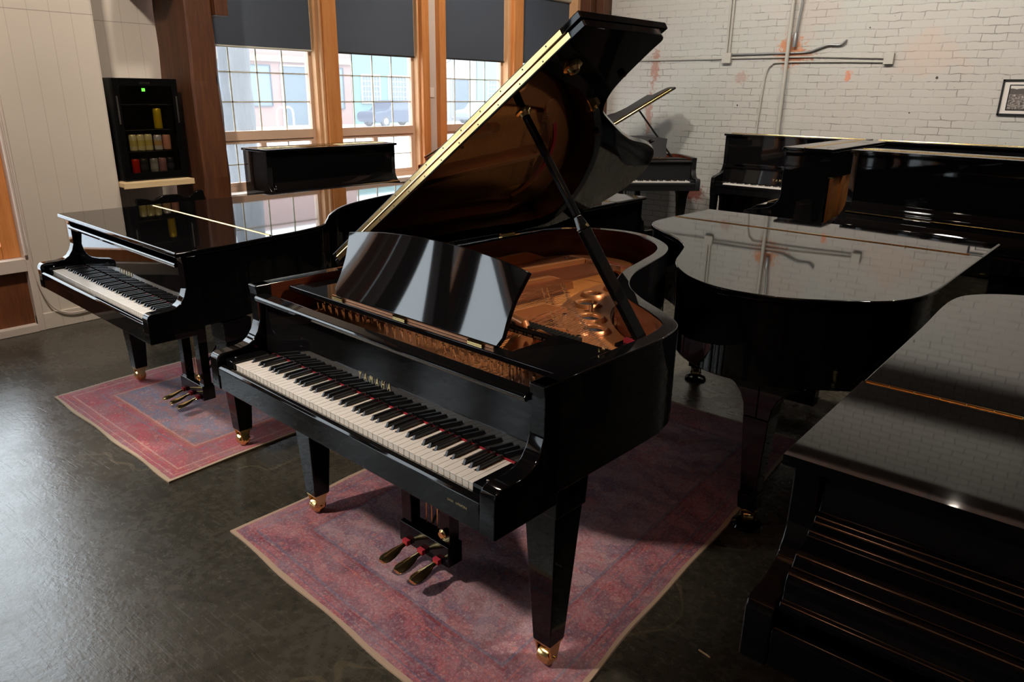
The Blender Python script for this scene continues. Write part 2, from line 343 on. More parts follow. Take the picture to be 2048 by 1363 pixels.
# ------------------------------------------------------------------ mesh helpers
class MB:
    def __init__(s): s.v = []; s.f = []; s.mi = []
    def add(s, vs, fs, mi=0):
        o = len(s.v); s.v += [tuple(v) for v in vs]
        s.f += [tuple(i+o for i in f) for f in fs]; s.mi += [mi]*len(fs); return s
    def box(s, x0, x1, y0, y1, z0, z1, mi=0):
        return s.add([(x0, y0, z0), (x1, y0, z0), (x1, y1, z0), (x0, y1, z0), (x0, y0, z1), (x1, y0, z1), (x1, y1, z1), (x0, y1, z1)],
                     [(0, 3, 2, 1), (4, 5, 6, 7), (0, 1, 5, 4), (1, 2, 6, 5), (2, 3, 7, 6), (3, 0, 4, 7)], mi)
    def frustum(s, cx, cy, z0, hx0, hy0, z1, hx1, hy1, cx1=None, cy1=None, mi=0):
        cx1 = cx if cx1 is None else cx1; cy1 = cy if cy1 is None else cy1
        vs = [(cx-hx0, cy-hy0, z0), (cx+hx0, cy-hy0, z0), (cx+hx0, cy+hy0, z0), (cx-hx0, cy+hy0, z0),
              (cx1-hx1, cy1-hy1, z1), (cx1+hx1, cy1-hy1, z1), (cx1+hx1, cy1+hy1, z1), (cx1-hx1, cy1+hy1, z1)]
        return s.add(vs, [(0, 3, 2, 1), (4, 5, 6, 7), (0, 1, 5, 4), (1, 2, 6, 5), (2, 3, 7, 6), (3, 0, 4, 7)], mi)
    def prism(s, poly, a0, a1, axis='z', mi=0):
        """poly of 2D points; axis x: (y,z) pts; y: (x,z); z: (x,y)"""
        n = len(poly)
        def P(p, a): return {'x': (a, p[0], p[1]), 'y': (p[0], a, p[1]), 'z': (p[0], p[1], a)}[axis]
        area = sum(poly[i][0]*poly[(i+1) % n][1]-poly[(i+1) % n][0]*poly[i][1] for i in range(n))
        pts = list(poly) if (area > 0) != (axis == 'y') else list(poly)[::-1]
        vs = [P(p, a0) for p in pts]+[P(p, a1) for p in pts]
        fs = [tuple(range(n))[::-1], tuple(range(n, 2*n))]+[(i, (i+1) % n, n+(i+1) % n, n+i) for i in range(n)]
        return s.add(vs, fs, mi)
    def ring(s, outer, inner, z0, z1, mo=0, mi_=0, closed=False):
        """wall between two polylines (open unless closed)"""
        n = len(outer); o = len(s.v)
        for (a, b) in zip(outer, inner): s.v += [(a[0], a[1], z0), (a[0], a[1], z1), (b[0], b[1], z0), (b[0], b[1], z1)]
        rng = range(n if closed else n-1)
        for i in rng:
            j = (i+1) % n; A = o+4*i; B = o+4*j
            s.f += [(A, B, B+1, A+1), (A+1, B+1, B+3, A+3), (A+3, B+3, B+2, A+2), (A+2, B+2, B, A)]
            s.mi += [mo, mo, mi_, mo]
        if not closed:
            s.f += [(o, o+1, o+3, o+2), (o+4*(n-1), o+4*(n-1)+2, o+4*(n-1)+3, o+4*(n-1)+1)]; s.mi += [mo, mo]
        return s
    def cyl(s, p0, p1, r, n=12, r1=None, mi=0, cap=True):
        p0 = Vector(p0); p1 = Vector(p1); d = (p1-p0).normalized(); r1 = r if r1 is None else r1
        a = d.orthogonal().normalized(); b = d.cross(a)
        vs = [tuple(p0+(a*math.cos(2*PI*i/n)+b*math.sin(2*PI*i/n))*r) for i in range(n)]+[tuple(p1+(a*math.cos(2*PI*i/n)+b*math.sin(2*PI*i/n))*r1) for i in range(n)]
        fs = [(i, (i+1) % n, n+(i+1) % n, n+i) for i in range(n)]
        if cap: fs += [tuple(range(n))[::-1], tuple(range(n, 2*n))]
        return s.add(vs, fs, mi)
    def tube(s, path, r, n=8, mi=0):
        path = [Vector(p) for p in path]; k = len(path); vs = []
        prev = None
        for i, p in enumerate(path):
            d = (path[min(i+1, k-1)]-path[max(i-1, 0)]).normalized()
            a = (prev - d*prev.dot(d)).normalized() if prev else d.orthogonal().normalized()
            prev = a; b = d.cross(a); rr = r[i] if isinstance(r, (list, tuple)) else r
            vs += [tuple(p+(a*math.cos(2*PI*j/n)+b*math.sin(2*PI*j/n))*rr) for j in range(n)]
        fs = [(i*n+j, i*n+(j+1) % n, (i+1)*n+(j+1) % n, (i+1)*n+j) for i in range(k-1) for j in range(n)]
        fs += [tuple(range(n))[::-1], tuple((k-1)*n+j for j in range(n))]
        return s.add(vs, fs, mi)
    def lathe(s, prof, c=(0, 0, 0), n=24, mi=0, axis='z'):
        vs = []
        for r, h in prof:
            for j in range(n):
                a = 2*PI*j/n; q = (r*math.cos(a), r*math.sin(a), h)
                if axis == 'y': q = (q[0], q[2], q[1])
                if axis == 'x': q = (q[2], q[0], q[1])
                vs.append((c[0]+q[0], c[1]+q[1], c[2]+q[2]))
        k = len(prof)
        fs = [(i*n+j, i*n+(j+1) % n, (i+1)*n+(j+1) % n, (i+1)*n+j) for i in range(k-1) for j in range(n)]
        fs += [tuple(range(n))[::-1], tuple((k-1)*n+j for j in range(n))]
        return s.add(vs, fs, mi)
    def xf(s, fn): s.v = [tuple(fn(v)) for v in s.v]; return s
    def build(s, name, mats, parent=None, bevel=0.0, seg=2, angle=35, smooth=True, loc=None, rz=0.0):
        me = bpy.data.meshes.new(name); me.from_pydata(s.v, [], s.f)
        mats = mats if isinstance(mats, (list, tuple)) else [mats]
        for m in mats: me.materials.append(m)
        if len(mats) > 1: me.polygons.foreach_set('material_index', s.mi)
        bm = bmesh.new(); bm.from_mesh(me); bmesh.ops.recalc_face_normals(bm, faces=bm.faces); bm.to_mesh(me); bm.free()
        if smooth:
            me.polygons.foreach_set('use_smooth', [True]*len(me.polygons))
            me.set_sharp_from_angle(angle=math.radians(angle))
        me.update()
        o = bpy.data.objects.new(name, me); COL.objects.link(o)
        if bevel > 0:
            b = o.modifiers.new('bevel', 'BEVEL'); b.width = bevel; b.segments = seg; b.limit_method = 'ANGLE'; b.angle_limit = math.radians(angle); b.harden_normals = True
        if parent: o.parent = parent
        if loc is not None: o.location = loc
        if rz: o.rotation_euler = (0, 0, rz)
        return o
def empty(name, loc, rz=0.0, label=None, cat=None, group=None):
    o = bpy.data.objects.new(name, None); COL.objects.link(o); o.location = loc; o.rotation_euler = (0, 0, rz); o.empty_display_size = 0.1
    if label: tag(o, label, cat, group)
    return o
def tag(o, label, cat, group=None, kind=None):
    o['label'] = label; o['category'] = cat
    if group: o['group'] = group
    if kind: o['kind'] = kind
    return o
def struct(o): o['kind'] = 'structure'; return o
def crom(pts, k=8):
    """Catmull-Rom through points"""
    out = []; P = [Vector(p) for p in pts]; n = len(P)
    for i in range(n-1):
        p0 = P[max(i-1, 0)]; p1 = P[i]; p2 = P[i+1]; p3 = P[min(i+2, n-1)]
        for j in range(k):
            t = j/k
            out.append(0.5*((2*p1)+(-p0+p2)*t+(2*p0-5*p1+4*p2-p3)*t*t+(-p0+3*p1-3*p2+p3)*t*t*t))
    out.append(P[-1]); return [tuple(p) for p in out]
def offset(path, d):
    """shift a 2D polyline to its left by d"""
    out = []
    for i, p in enumerate(path):
        a = path[max(i-1, 0)]; b = path[min(i+1, len(path)-1)]
        tx, ty = b[0]-a[0], b[1]-a[1]; L = math.hypot(tx, ty) or 1
        out.append((p[0]-ty/L*d, p[1]+tx/L*d))
    return out
def text_mesh(name, body, size, mat, parent, loc, rot, spacing=1.0, extrude=0.0008, align='CENTER', shear=0.0, fit=None):
    c = bpy.data.curves.new(name, 'FONT'); c.body = body; c.size = size; c.extrude = extrude; c.space_character = spacing; c.align_x = align; c.shear = shear
    c.resolution_u = 3
    o = bpy.data.objects.new(name, c); COL.objects.link(o)
    bpy.context.view_layer.update()
    me = bpy.data.meshes.new_from_object(o.evaluated_get(bpy.context.evaluated_depsgraph_get()))
    COL.objects.unlink(o); bpy.data.objects.remove(o); bpy.data.curves.remove(c)
    if fit:
        xs = [v.co.x for v in me.vertices]; k_ = fit/(max(xs)-min(xs)); xm = (max(xs)+min(xs))/2
        for v in me.vertices: v.co.x = (v.co.x-xm)*k_
    me.materials.clear(); me.materials.append(mat); me.name = name
    o = bpy.data.objects.new(name, me); COL.objects.link(o); o.parent = parent; o.location = loc; o.rotation_euler = rot
    return o

# ------------------------------------------------------------------ grand pianos
# local frame: x along the keyboard (bass -, treble +), y from the key fronts (0) to the tail, z up
KZ = 0.738
MAIN_OUT = [(.722, .14), (.722, .35), (.722, .58), (.716, .71), (.680, .83), (.582, .915), (.42, 1.02), (.285, 1.145), (.185, 1.33), (.128, 1.54), (.065, 1.76),
            (-.03, 1.925), (-.20, 2.06), (-.36, 2.105), (-.52, 2.07), (-.66, 1.96), (-.722, 1.78), (-.722, 1.3), (-.722, .7), (-.722, .14)]
def scaled_outline(W, L):
    k = (L-.6)/(2.105-.6)
    return [(x*W/.722, y if y < .6 else .6+(y-.6)*k) for x, y in MAIN_OUT]
ARM = [(-.04, .636), (-.04, .750), (-.032, .764), (-.018, .770), (.05, .771), (.085, .778), (.108, .792), (.128, .820), (.140, .855), (.146, .90), (.142, .945), (.134, .992), (.20, .992), (.20, .636)]
def _arc(cy, cz, ry, rz, a0, a1, n=6): return [(cy+ry*math.cos(math.radians(a0+(a1-a0)*i/n)), cz+rz*math.sin(math.radians(a0+(a1-a0)*i/n))) for i in range(n+1)]
FALL_CLOSED = [(.158, .975), (.150, .912)]+_arc(.136, .886, .014, .014, 60, 170)+_arc(.106, .868, .016, .014, 75, 175)+_arc(.060, .846, .030, .016, 80, 170)+_arc(.018, .806, .024, .028, 85, 180)+[(-.008, .780)]+_arc(-.010, .766, .012, .012, 90, 190)+[(-.022, .757), (.17, .757)]

KEYMESH = {}
def key_meshes():
    if KEYMESH: return KEYMESH
    def mesh(name, mb, mat, bev):
        o = mb.build(name, mat, bevel=bev, seg=2); KEYMESH[name] = o; COL.objects.unlink(o); return o
    w = .0235
    for kind, (l, r) in {'C': (0, 1), 'D': (1, 1), 'E': (1, 0), 'F': (0, 1), 'G': (1, 1), 'A': (1, 1), 'B': (1, 0), 'X': (0, 0)}.items():
        cutl = .0062 if l else 0; cutr = .0062 if r else 0; x0, x1 = -w/2+.0005, w/2-.0005
        poly = [(x0, 0), (x1, 0), (x1, .050)]
        if cutr: poly += [(x1-cutr, .050)]
        poly += [(x1-cutr, .149), (x0+cutl, .149)]
        if cutl: poly += [(x0+cutl, .050)]
        poly += [(x0, .050)]
        mb = MB(); mb.prism(poly, -.003, 0, 'z')
        mb.box(x0+.0006, x1-.0006, .0022, .045, -.024, -.003)
        mesh('white_'+kind, mb, M['key_white'], .0008)
    mb = MB()
    b = .0058; tp = .0045
    mb.add([(-b, .052, -.004), (b, .052, -.004), (b, .148, -.004), (-b, .148, -.004), (-tp, .0605, .0115), (tp, .0605, .0115), (tp, .148, .012), (-tp, .148, .012)],
           [(0, 3, 2, 1), (4, 5, 6, 7), (0, 1, 5, 4), (1, 2, 6, 5), (2, 3, 7, 6), (3, 0, 4, 7)])
    mesh('black', mb, M['key_black'], .0018)
    return KEYMESH
def keyboard_full(root, kz=KZ):
    km = key_meshes()
    mb = MB(); mb.box(-.6125, .6125, .004, .150, kz-.045, kz-.026)
    kb = mb.build('keyboard', M['dark_felt_hole_shade'], root)
    mb = MB(); mb.box(-.6125, .6125, .1475, .1530, kz-.02, kz+.0035); mb.build('key_felt', M['red_felt'], kb)
    names = ['X' if i == 51 else 'CDEFGAB'[(i+5) % 7] for i in range(52)]
    names[0] = 'C'
    for i, nm in enumerate(names):
        k = km['white_'+nm].copy(); k.name = 'white_key'; COL.objects.link(k); k.parent = kb
        k.location = (-.611+.0235*(i+.5), 0, kz)
        if i < 51 and nm in 'CDFGA' and nm != 'X':
            sh = {'C': -.0018, 'D': .0018, 'F': -.0025, 'G': 0, 'A': .0025}[nm if i else 'A']
            q = km['black'].copy(); q.name = 'black_key'; COL.objects.link(q); q.parent = kb
            q.location = (-.611+.0235*(i+1)+sh, 0, kz)
    return kb
def keyboard_simple(root, y0=0.0, kz=KZ):
    mb = MB(); mb.box(-.611, .611, y0, y0+.15, kz-.022, kz, 0)
    for i in range(51):
        nm = 'CDEFGAB'[(i+5) % 7]
        if nm in 'CDFGA': x = -.611+.0235*(i+1); mb.box(x-.005, x+.005, y0+.052, y0+.148, kz, kz+.011, 1)
    return mb.build('keyboard', [M['key_white'], M['key_black']], root)

def hinge_strip(mb, x0, x1, y, z, r=.0045, step=.055, both=True):
    x = x0
    while x < x1:
        mb.cyl((x, y, z), (min(x+step-.0015, x1), y, z), r, 8); x += step
    if both: mb.box(x0, x1, y-.007, y+.007, z-.004, z+.0006)

def caster(root, x, y, rz, cup=False):
    """brass fork and wheel; wheel touches the floor at z=0 (or stands in a black cup)"""
    z0 = .012 if cup else 0
    mb = MB()
    mb.box(-.032, .032, -.032, .032, .080, .087)
    c, s = math.cos(rz), math.sin(rz)
    for sx in (-1, 1):
        mb.prism([(-.030, .080), (.024, .080), (.010, .024+z0), (-.012, .020+z0), (-.022, .04)], sx*.026-.0035, sx*.026+.0035, 'x')
    mb.cyl((-.034, -.004, .032+z0), (.034, -.004, .032+z0), .006, 10)
    mb.lathe([(.012, -.021), (.029, -.019), (.0315, 0), (.029, .019), (.012, .021)], (0, -.004, .0316+z0), 20, axis='x')
    mb.xf(lambda v: (v[0]*c-v[1]*s+x, v[0]*s+v[1]*c+y, v[2]))
    return mb

def plate_and_strings(root, inner, W, L):
    """cast plate, strings, pins of an open grand"""
    z = .862
    # soundboard
    mb = MB(); mb.prism([(p[0], max(p[1], .20)) for p in offset(inner, -.002)], .800, .812, 'z'); mb.build('soundboard', M['board'], root)
    s = (L-.6)/(2.105-.6)
    Y = lambda y: y if y < .6 else .6+(y-.6)*s
    X = lambda x: x*W/.722
    mb = MB()
    # pin block web (front) with shallow lip
    mb.box(-W+.058, W-.058, .165, .490, .845, z)
    mb.box(-W+.058, W-.058, .485, .500, .84, z+.012)
    # perimeter flange
    o1 = offset(inner, .006); o2 = offset(inner, .060)
    mb.ring([p for p in o1 if p[1] > .3], [p for p in o2 if p[1] > .3][:len([p for p in o1 if p[1] > .3])], .815, .845) if len([p for p in o1 if p[1] > .3]) == len([p for p in o2 if p[1] > .3]) else None
    # solid treble web under the sound-hole lips
    web = [(.655, .47), (.650, .70), (.615, .80), (.52, .880), (.37, .975), (.225, 1.115), (.125, 1.30), (.068, 1.52), (.01, 1.72), (-.075, 1.865),
           (-.14, 1.82), (-.12, 1.60), (-.105, 1.38), (-.055, 1.20), (.03, 1.02), (.10, .93), (.175, .84), (.25, .77), (.36, .69), (.47, .56), (.53, .50), (.55, .47)]
    web = [(X(a), Y(b)) for a, b in web]
    mb.prism(crom(web+[web[0]], 3)[:-1], .838, .856, 'z')
    # struts
    def strut(a, b, w=.019, h=.075, zz=.850):
        (x0, y0), (x1, y1) = (X(a[0]), Y(a[1])), (X(b[0]), Y(b[1]))
        d = Vector((x1-x0, y1-y0)).normalized(); n = Vector((-d.y, d.x))*w
        L0 = math.hypot(x1-x0, y1-y0); fa, fb_ = min(.06, L0*.2)/L0, 1-min(.14, L0*.35)/L0
        xa, ya, xb, yb = x0+(x1-x0)*fa, y0+(y1-y0)*fa, x0+(x1-x0)*fb_, y0+(y1-y0)*fb_
        mb.add([(x0-n.x, y0-n.y, zz-.02), (x0+n.x, y0+n.y, zz-.02), (x1+n.x, y1+n.y, zz-.02), (x1-n.x, y1-n.y, zz-.02),
                (x0-n.x*.6, y0-n.y*.6, zz+h*.55), (x0+n.x*.6, y0+n.y*.6, zz+h*.55), (x1+n.x*.6, y1+n.y*.6, zz+.012), (x1-n.x*.6, y1-n.y*.6, zz+.012),
                (xa-n.x*.6, ya-n.y*.6, zz+h), (xa+n.x*.6, ya+n.y*.6, zz+h), (xb+n.x*.6, yb+n.y*.6, zz+h*.8), (xb-n.x*.6, yb-n.y*.6, zz+h*.8),
                (xa-n.x, ya-n.y, zz-.02), (xa+n.x, ya+n.y, zz-.02), (xb+n.x, yb+n.y, zz-.02), (xb-n.x, yb-n.y, zz-.02)],
               [(4, 5, 9, 8), (8, 9, 10, 11), (11, 10, 6, 7), (0, 1, 5, 4), (2, 3, 7, 6),
                (0, 4, 8, 12), (12, 8, 11, 15), (15, 11, 7, 3), (1, 13, 9, 5), (13, 14, 10, 9), (14, 2, 6, 10), (0, 12, 13, 1), (12, 15, 14, 13), (15, 3, 2, 14)])
    strut((.46, .49), (.40, .72)); strut((.255, .49), (.225, .86)); strut((.03, .49), (.03, 1.08)); strut((-.30, .49), (-.225, 1.44))
    strut((-.50, .49), (-.34, 1.84)); strut((-.655, .49), (-.655, 1.75), .02)
    # tail arc web
    arc = [(-.66, 1.70), (-.60, 1.88), (-.46, 1.98), (-.30, 1.985), (-.16, 1.90), (-.075, 1.80), (-.12, 1.72), (-.22, 1.80), (-.34, 1.86), (-.46, 1.84), (-.56, 1.76), (-.60, 1.68)]
    arc = [(X(a), Y(b)) for a, b in arc]; mb.prism(crom(arc+[arc[0]], 3)[:-1], .838, .862, 'z')
    # capo bars
    mb.tube([(X(.285), .600, .91), (X(.30), .602, .925), (X(.43), .56, .925), (X(.445), .555, .890)], .016, 12)
    mb.tube([(X(.045), .700, .91), (X(.06), .70, .925), (X(.20), .645, .925), (X(.22), .64, .89)], .017, 12)
    mb.tube([(X(-.15), .800, .91), (X(-.14), .80, .900), (X(-.0), .735, .900), (X(.01), .73, .89)], .016, 12)
    # lips round the sound holes
    holes = [(.056, 1.19, .040), (.189, 1.035, .040), (.286, .926, .040), (.0, 1.487, .042), (-.013, 1.324, .032)]
    for hx, hy, r in holes:
        hx, hy = X(hx), Y(hy)
        prof = [(r+.026, .852), (r+.020, .864), (r+.010, .872), (r, .868), (r-.003, .857)]
        n = 28; vs = []; fs = []
        for rr, h in prof:
            for j in range(n): vs.append((hx+rr*math.cos(2*PI*j/n), hy+rr*math.sin(2*PI*j/n), h))
        for i in range(len(prof)-1):
            for j in range(n): fs.append((i*n+j, i*n+(j+1) % n, (i+1)*n+(j+1) % n, (i+1)*n+j))
        mb.add(vs, fs)
    pl = mb.build('iron_plate', M['plate'], root, bevel=.003, seg=2)
    for hx, hy, r in holes:
        h = MB(); h.lathe([(0.0, .8565), (r-.002, .8566)], (X(hx), Y(hy), 0), 24); h.build('hole_shade_disc', M['dark_felt_hole_shade'], pl)  # dark disc painted in for the shaded opening; the web beneath is solid
    # plate bolts
    for bx, by in ((.13, .95), (.12, 1.13), (.33, .78), (-.30, 1.20), (.64, .55), (.30, 1.05), (-.18, .62)):
        b = MB(); b.cyl((X(bx), Y(by), .85), (X(bx), Y(by), .885), .009, 8); b.build('plate_bolt', M['chrome'], pl)
    # strings
    st = MB()
    for i in range(64):
        f = i/63; x0 = -.16+.80*f-.06*(f < .0); y1 = 1.42*(1-f)**1.15+.70*f
        x1 = x0-.10*(1-f)
        for seg_x, seg in (((x0, .48), (x1, y1)),):
            a = (X(seg_x[0]), seg_x[1], .882); e = (X(seg[0]), Y(seg[1]), .872)
            st.cyl(a, e, .0011, 4, cap=False)
    st.build('treble_strings', M['steel'], root)['kind'] = 'stuff'
    st = MB()
    for i in range(52):
        f = i/51; a = (X(-.64+.46*f), .48, .900); e = (X(-.48+.36*f-.02), Y(1.78-.02*math.sin(f*PI)+.04*(1-abs(f-.5))), .888)
        st.cyl(a, e, .0016-.0006*f, 5, cap=False)
    st.build('bass_strings', M['copper'], root)['kind'] = 'stuff'
    # hitch pins and bridge pins near the far ends
    st = MB()
    for i in range(64):
        f = i/63; y1 = 1.42*(1-f)**1.15+.70*f; x1 = -.16+.80*f-.10*(1-f)
        for k in (0, .10, .13):
            st.cyl((X(x1+.004*k), Y(y1-.02-k*1.0), .862), (X(x1+.004*k), Y(y1-.02-k), .878), .0022, 5)
    for i in range(40):
        f = i/39; st.cyl((X(-.48+.34*f), Y(1.70), .88), (X(-.48+.34*f), Y(1.70), .905), .003, 6)
    st.build('hitch_pins', M['chrome'], root)['kind'] = 'stuff'
    # tuning pins
    st = MB()
    for i in range(60):
        x = -.62+1.26*i/59
        if abs(x+.30) < .025 or abs(x-.03) < .02 or abs(x-.255) < .02 or abs(x-.47) < .02: continue
        for k in range(4):
            y = .365+.028*k+(.008 if i % 2 else 0); st.cyl((X(x+.004*k), y, z), (X(x+.004*k), y-.004, z+.034), .0036, 6)
    st.build('tuning_pins', M['chrome'], root)['kind'] = 'stuff'
    # felts
    f = MB(); f.box(-W+.07, -.05, .466, .482, z, z+.006)
    for x0, x1, y0, y1 in ((.10, .20, .66, .685), (.30, .41, .585, .60), (-.12, -.02, .75, .775)): f.box(X(x0), X(x1), Y(y0), Y(y1), .884, .892)
    f.build('string_felt', M['red_felt'], root)
    f = MB(); pts = crom([(X(-.50), Y(1.80)), (X(-.42), Y(1.865)), (X(-.30), Y(1.875)), (X(-.20), Y(1.83))], 8)
    f.ring(pts, offset(pts, -.022), .862, .870); f.build('tail_felt', M['red_felt'], root)
    d = MB()
    for i in range(60):
        x = -.56+.98*i/59; y = .66-.10*max(0, (x+.1))*0.6+(.05 if x < -.19 else 0)
        d.box(X(x)-.0045, X(x)+.0045, y, y+.045, .895, .925)
    d.build('dampers', M['blackmetal'], root)['kind'] = 'stuff'

def grand(name, label, loc, rz, W=.722, outline=None, L=2.105, case='black', closed_fall=False, keys='full', lid='closed', hinge_y=.575,
          open_angle=34.7, lid_u=1.488, leg='square', legy=.30, lyre=True, desk=False, brand=None, interior=False, sx=1.0, group=None, tail_leg=None, prop=True, desk_mat=None, tail_legx=-.30, flap_hinge=True, main=False, hinge_in=.055):
    root = empty(name, loc, rz, label, 'piano', group)
    root.scale = (sx, 1, 1)
    mat = M[case]
    out = crom(outline or scaled_outline(W, L), 6)
    inner = offset(out, .052)
    # rim, with the mahogany veneer inside
    mb = MB(); mb.ring(out, inner, .672, .992, 0, 1)
    mb.build('rim', [mat, M['rim_inner'] if case != 'mahogany' else mat], root, bevel=.0045, seg=3)
    # case floor / beams seen from below
    mb = MB(); mb.prism(offset(out, .03), .674, .70, 'z'); mb.build('case_bottom', M['blackmetal'], root)
    # arms
    for s in (-1, 1):
        mb = MB(); mb.prism(ARM, *(sorted((s*W, s*(W-.055)))), 'x'); mb.build('arm', mat, root, bevel=.005, seg=3)
        mb = MB(); a, b = sorted((s*(W-.0552), s*.6135)); mb.box(a, b, -.010, .135, .655, .748); kb = mb.build('key_block', mat, root, bevel=.003)
        mb = MB(); mb.lathe([(.004, 0), (.005, .004), (.002, .006)], (s*(.64), .02, .748), 10); mb.build('key_block_screw', M['chrome'], kb)
    # key bed and slip
    mb = MB(); mb.box(-W+.0555, W-.0555, -.036, .16, .636, .706); mb.build('key_bed', mat, root, bevel=.003)
    mb = MB(); mb.prism([(-.0385, .690), (-.0385, .718), (-.032, .727), (-.020, .729), (-.010, .724), (-.008, .690)], -W+.056, W-.056, 'x'); ks = mb.build('key_slip', mat, root, bevel=.002)
    if main:
        mb = MB(); mb.box(.03, .63, -.0388, -.036, .712, .7165)
        text_mesh('serial_lettering', 'DISK  ENSPIRE', .011, M['gold'], ks, (.585, -.0365, .683), (PI/2, 0, 0), 1.05, .0003)
    # keyboard or closed fallboard
    if not closed_fall:
        if keys == 'full': keyboard_full(root)
        else: keyboard_simple(root)
        mb = MB(); mb.prism([(.152, .742), (.160, .742), (.176, .940), (.168, .940)], -.664, .664, 'x'); fb = mb.build('fallboard', mat, root, bevel=.002)
        mb = MB(); mb.prism([(.128, .938), (.124, .950), (.130, .957), (.168, .962), (.178, .956), (.178, .938)], -.664, .664, 'x'); mb.build('fallboard_rail', mat, fb, bevel=.002)
        if brand == 'YAMAHA': text_mesh('brand_lettering', 'YAMAHA', .034, M['gold'], fb, (0, .1545, .790), (math.radians(85), 0, 0), 2.1, .0006, fit=.165)
        if brand == 'script':
            q = MB(); pts = []
            for i in range(120):
                t_ = i/119*2*PI*5.5; pts.append((-.10+.20*i/119+.012*math.cos(t_), .151+.0001*i, .815+(.020 if i < 18 else .010)*math.sin(t_)))
            q.tube(pts, .0022, 5); q.build('brand_script', M['gold'], fb)
    else:
        mb = MB(); mb.prism(FALL_CLOSED, -.664, .664, 'x'); mb.build('fallboard', mat, root, bevel=.002, angle=50)
        mb = MB(); mb.lathe([(.007, 0), (.009, .002), (.006, .004)], (-.64, -.004, .80), 12, axis='y'); mb.build('fallboard_lock', M['brass'], root)
    # lid
    lo = offset(out, -.014)
    z0 = .9935; th = .023
    if lid == 'closed':
        main = [p for p in lo if p[1] > hinge_y]
        # closed polygon: straight front along the hinge, then round the tail
        xr = main[0][0]; xl = main[-1][0]
        poly = [(xl, hinge_y+.001), (xr, hinge_y+.001)]+main[1:-1]
        mb = MB(); mb.prism(poly, z0, z0+th, 'z'); lo_ = mb.build('lid', mat, root, bevel=.006, seg=3, angle=40)
        front = [p for p in lo if p[1] <= hinge_y and p[0] > 0]
        left = [p for p in lo if p[1] <= hinge_y and p[0] < 0]
        fx = front[0][0]; lx = left[-1][0]
        mb = MB(); mb.prism([(lx, .105), (fx, .105)]+front[1:]+[(xr, hinge_y-.001), (xl, hinge_y-.001)]+left[:-1], z0, z0+th, 'z')
        fl = mb.build('front_lid', mat, root, bevel=.0105, seg=5, angle=40)
        mb = MB(); hinge_strip(mb, xl+hinge_in, xr-.015, hinge_y, z0+th, .0042, both=True); mb.build('lid_hinge', M['brass'], fl)
    elif lid == 'open':
        th_ = math.radians(open_angle); hx = -W-.006; hz = z0+.004
        def R(v):
            u = v[0]-hx; h = v[2]
            return (hx+u*math.cos(th_)-h*math.sin(th_), v[1], hz+u*math.sin(th_)+h*math.cos(th_))
        ur = hx+lid_u
        tre = [(ur, hinge_y), (ur, .72), (ur, .905), (ur-.02, .943), (ur-.075, .950), (ur-.205, .972), (ur-.295, 1.003), (ur-.385, 1.070), (ur-.446, 1.160)] if L > 1.9 else [(ur, hinge_y), (ur, .72), (ur-.03, .80), (ur-.15, .88), (ur-.30, .98)]
        tail = [p for p in lo if p[1] > (1.30 if L > 1.9 else 1.05)]
        ctrl = tre+[p for i, p in enumerate(tail) if i % 4 == 0]
        poly = crom(tre[:3], 3)[:-1]+crom(tre[2:]+[p for i, p in enumerate(tail) if i % 6 == 0 and i > 0], 5)
        poly = [p for p in poly]+[(hx, tail[-1][1] if tail[-1][1] > hinge_y else hinge_y)]
        # clean the spine side
        poly2 = []
        for p in poly:
            if p[0] < hx+.004:
                continue
            poly2.append(p)
        spine_y = max(p[1] for p in lo if p[0] < -W+.05) - .12
        poly2 += [(hx, spine_y), (hx, hinge_y)]
        mb = MB(); mb.prism(poly2, 0, th, 'z').xf(R); lid_o = mb.build('lid', mat, root, bevel=.004, seg=3, angle=40)
        # folded front lid lying on top of the raised lid
        uf = ur if case != 'satin' else ur-.22
        mb = MB(); mb.prism([(hx, hinge_y), (uf, hinge_y), (uf, hinge_y+.435), (hx, hinge_y+.435)], th+.004, th*2+.004, 'z').xf(R)
        fo = mb.build('front_lid', mat, lid_o, bevel=.004, seg=3)
        # brass piano hinge in two long leaves on the front edge
        mb = MB(); mb.box(hx+.03, ur-.055, hinge_y-.0022, hinge_y+.001, .0055, th-.0015); mb.box(hx+.03, ur-.075, hinge_y-.0022, hinge_y+.001, th+.0065, 2*th-.0015)
        mb.cyl((hx+.03, hinge_y-.003, th+.002), (ur-.06, hinge_y-.003, th+.002), .0035, 8)
        hg = mb.xf(R).build('lid_hinge', M['brass'], lid_o)
        mb = MB(); k = hx+.06
        while k < ur-.09:
            mb.cyl((k, hinge_y-.0028, .011), (k, hinge_y-.0015, .011), .0028, 6); mb.cyl((k+.03, hinge_y-.0028, th*2-.008), (k+.03, hinge_y-.0015, th*2-.008), .0028, 6); k += .105
        mb.xf(R).build('hinge_screws', M['blackmetal'], hg)
        # fittings on the underside
        def cup(u, y, r):
            q = MB(); q.lathe([(r, 0), (r, -.004), (r*.7, -.007), (r*.55, -.018), (r*.2, -.020)], (hx+u, y, 0), 20); return q.xf(R).build('lid_socket', M['brass'], lid_o)
        if main:
            cup(1.32, .655, .030); cup(1.09, .655, .026)
            q = MB(); q.box(hx+1.10, hx+1.15, .965, .985, -.012, 0); q.cyl((hx+1.125, .975, -.02), (hx+1.125, .975, 0), .012, 12); q.xf(R).build('lid_latch', M['brass'], lid_o)
            for u, y in ((.86, 1.70), (1.30, .93), (.95, 1.2)):
                q = MB(); q.cyl((hx+u, y, -.012), (hx+u, y, 0), .012, 10); q.xf(R).build('lid_bumper', M['dark_felt_hole_shade'], lid_o)
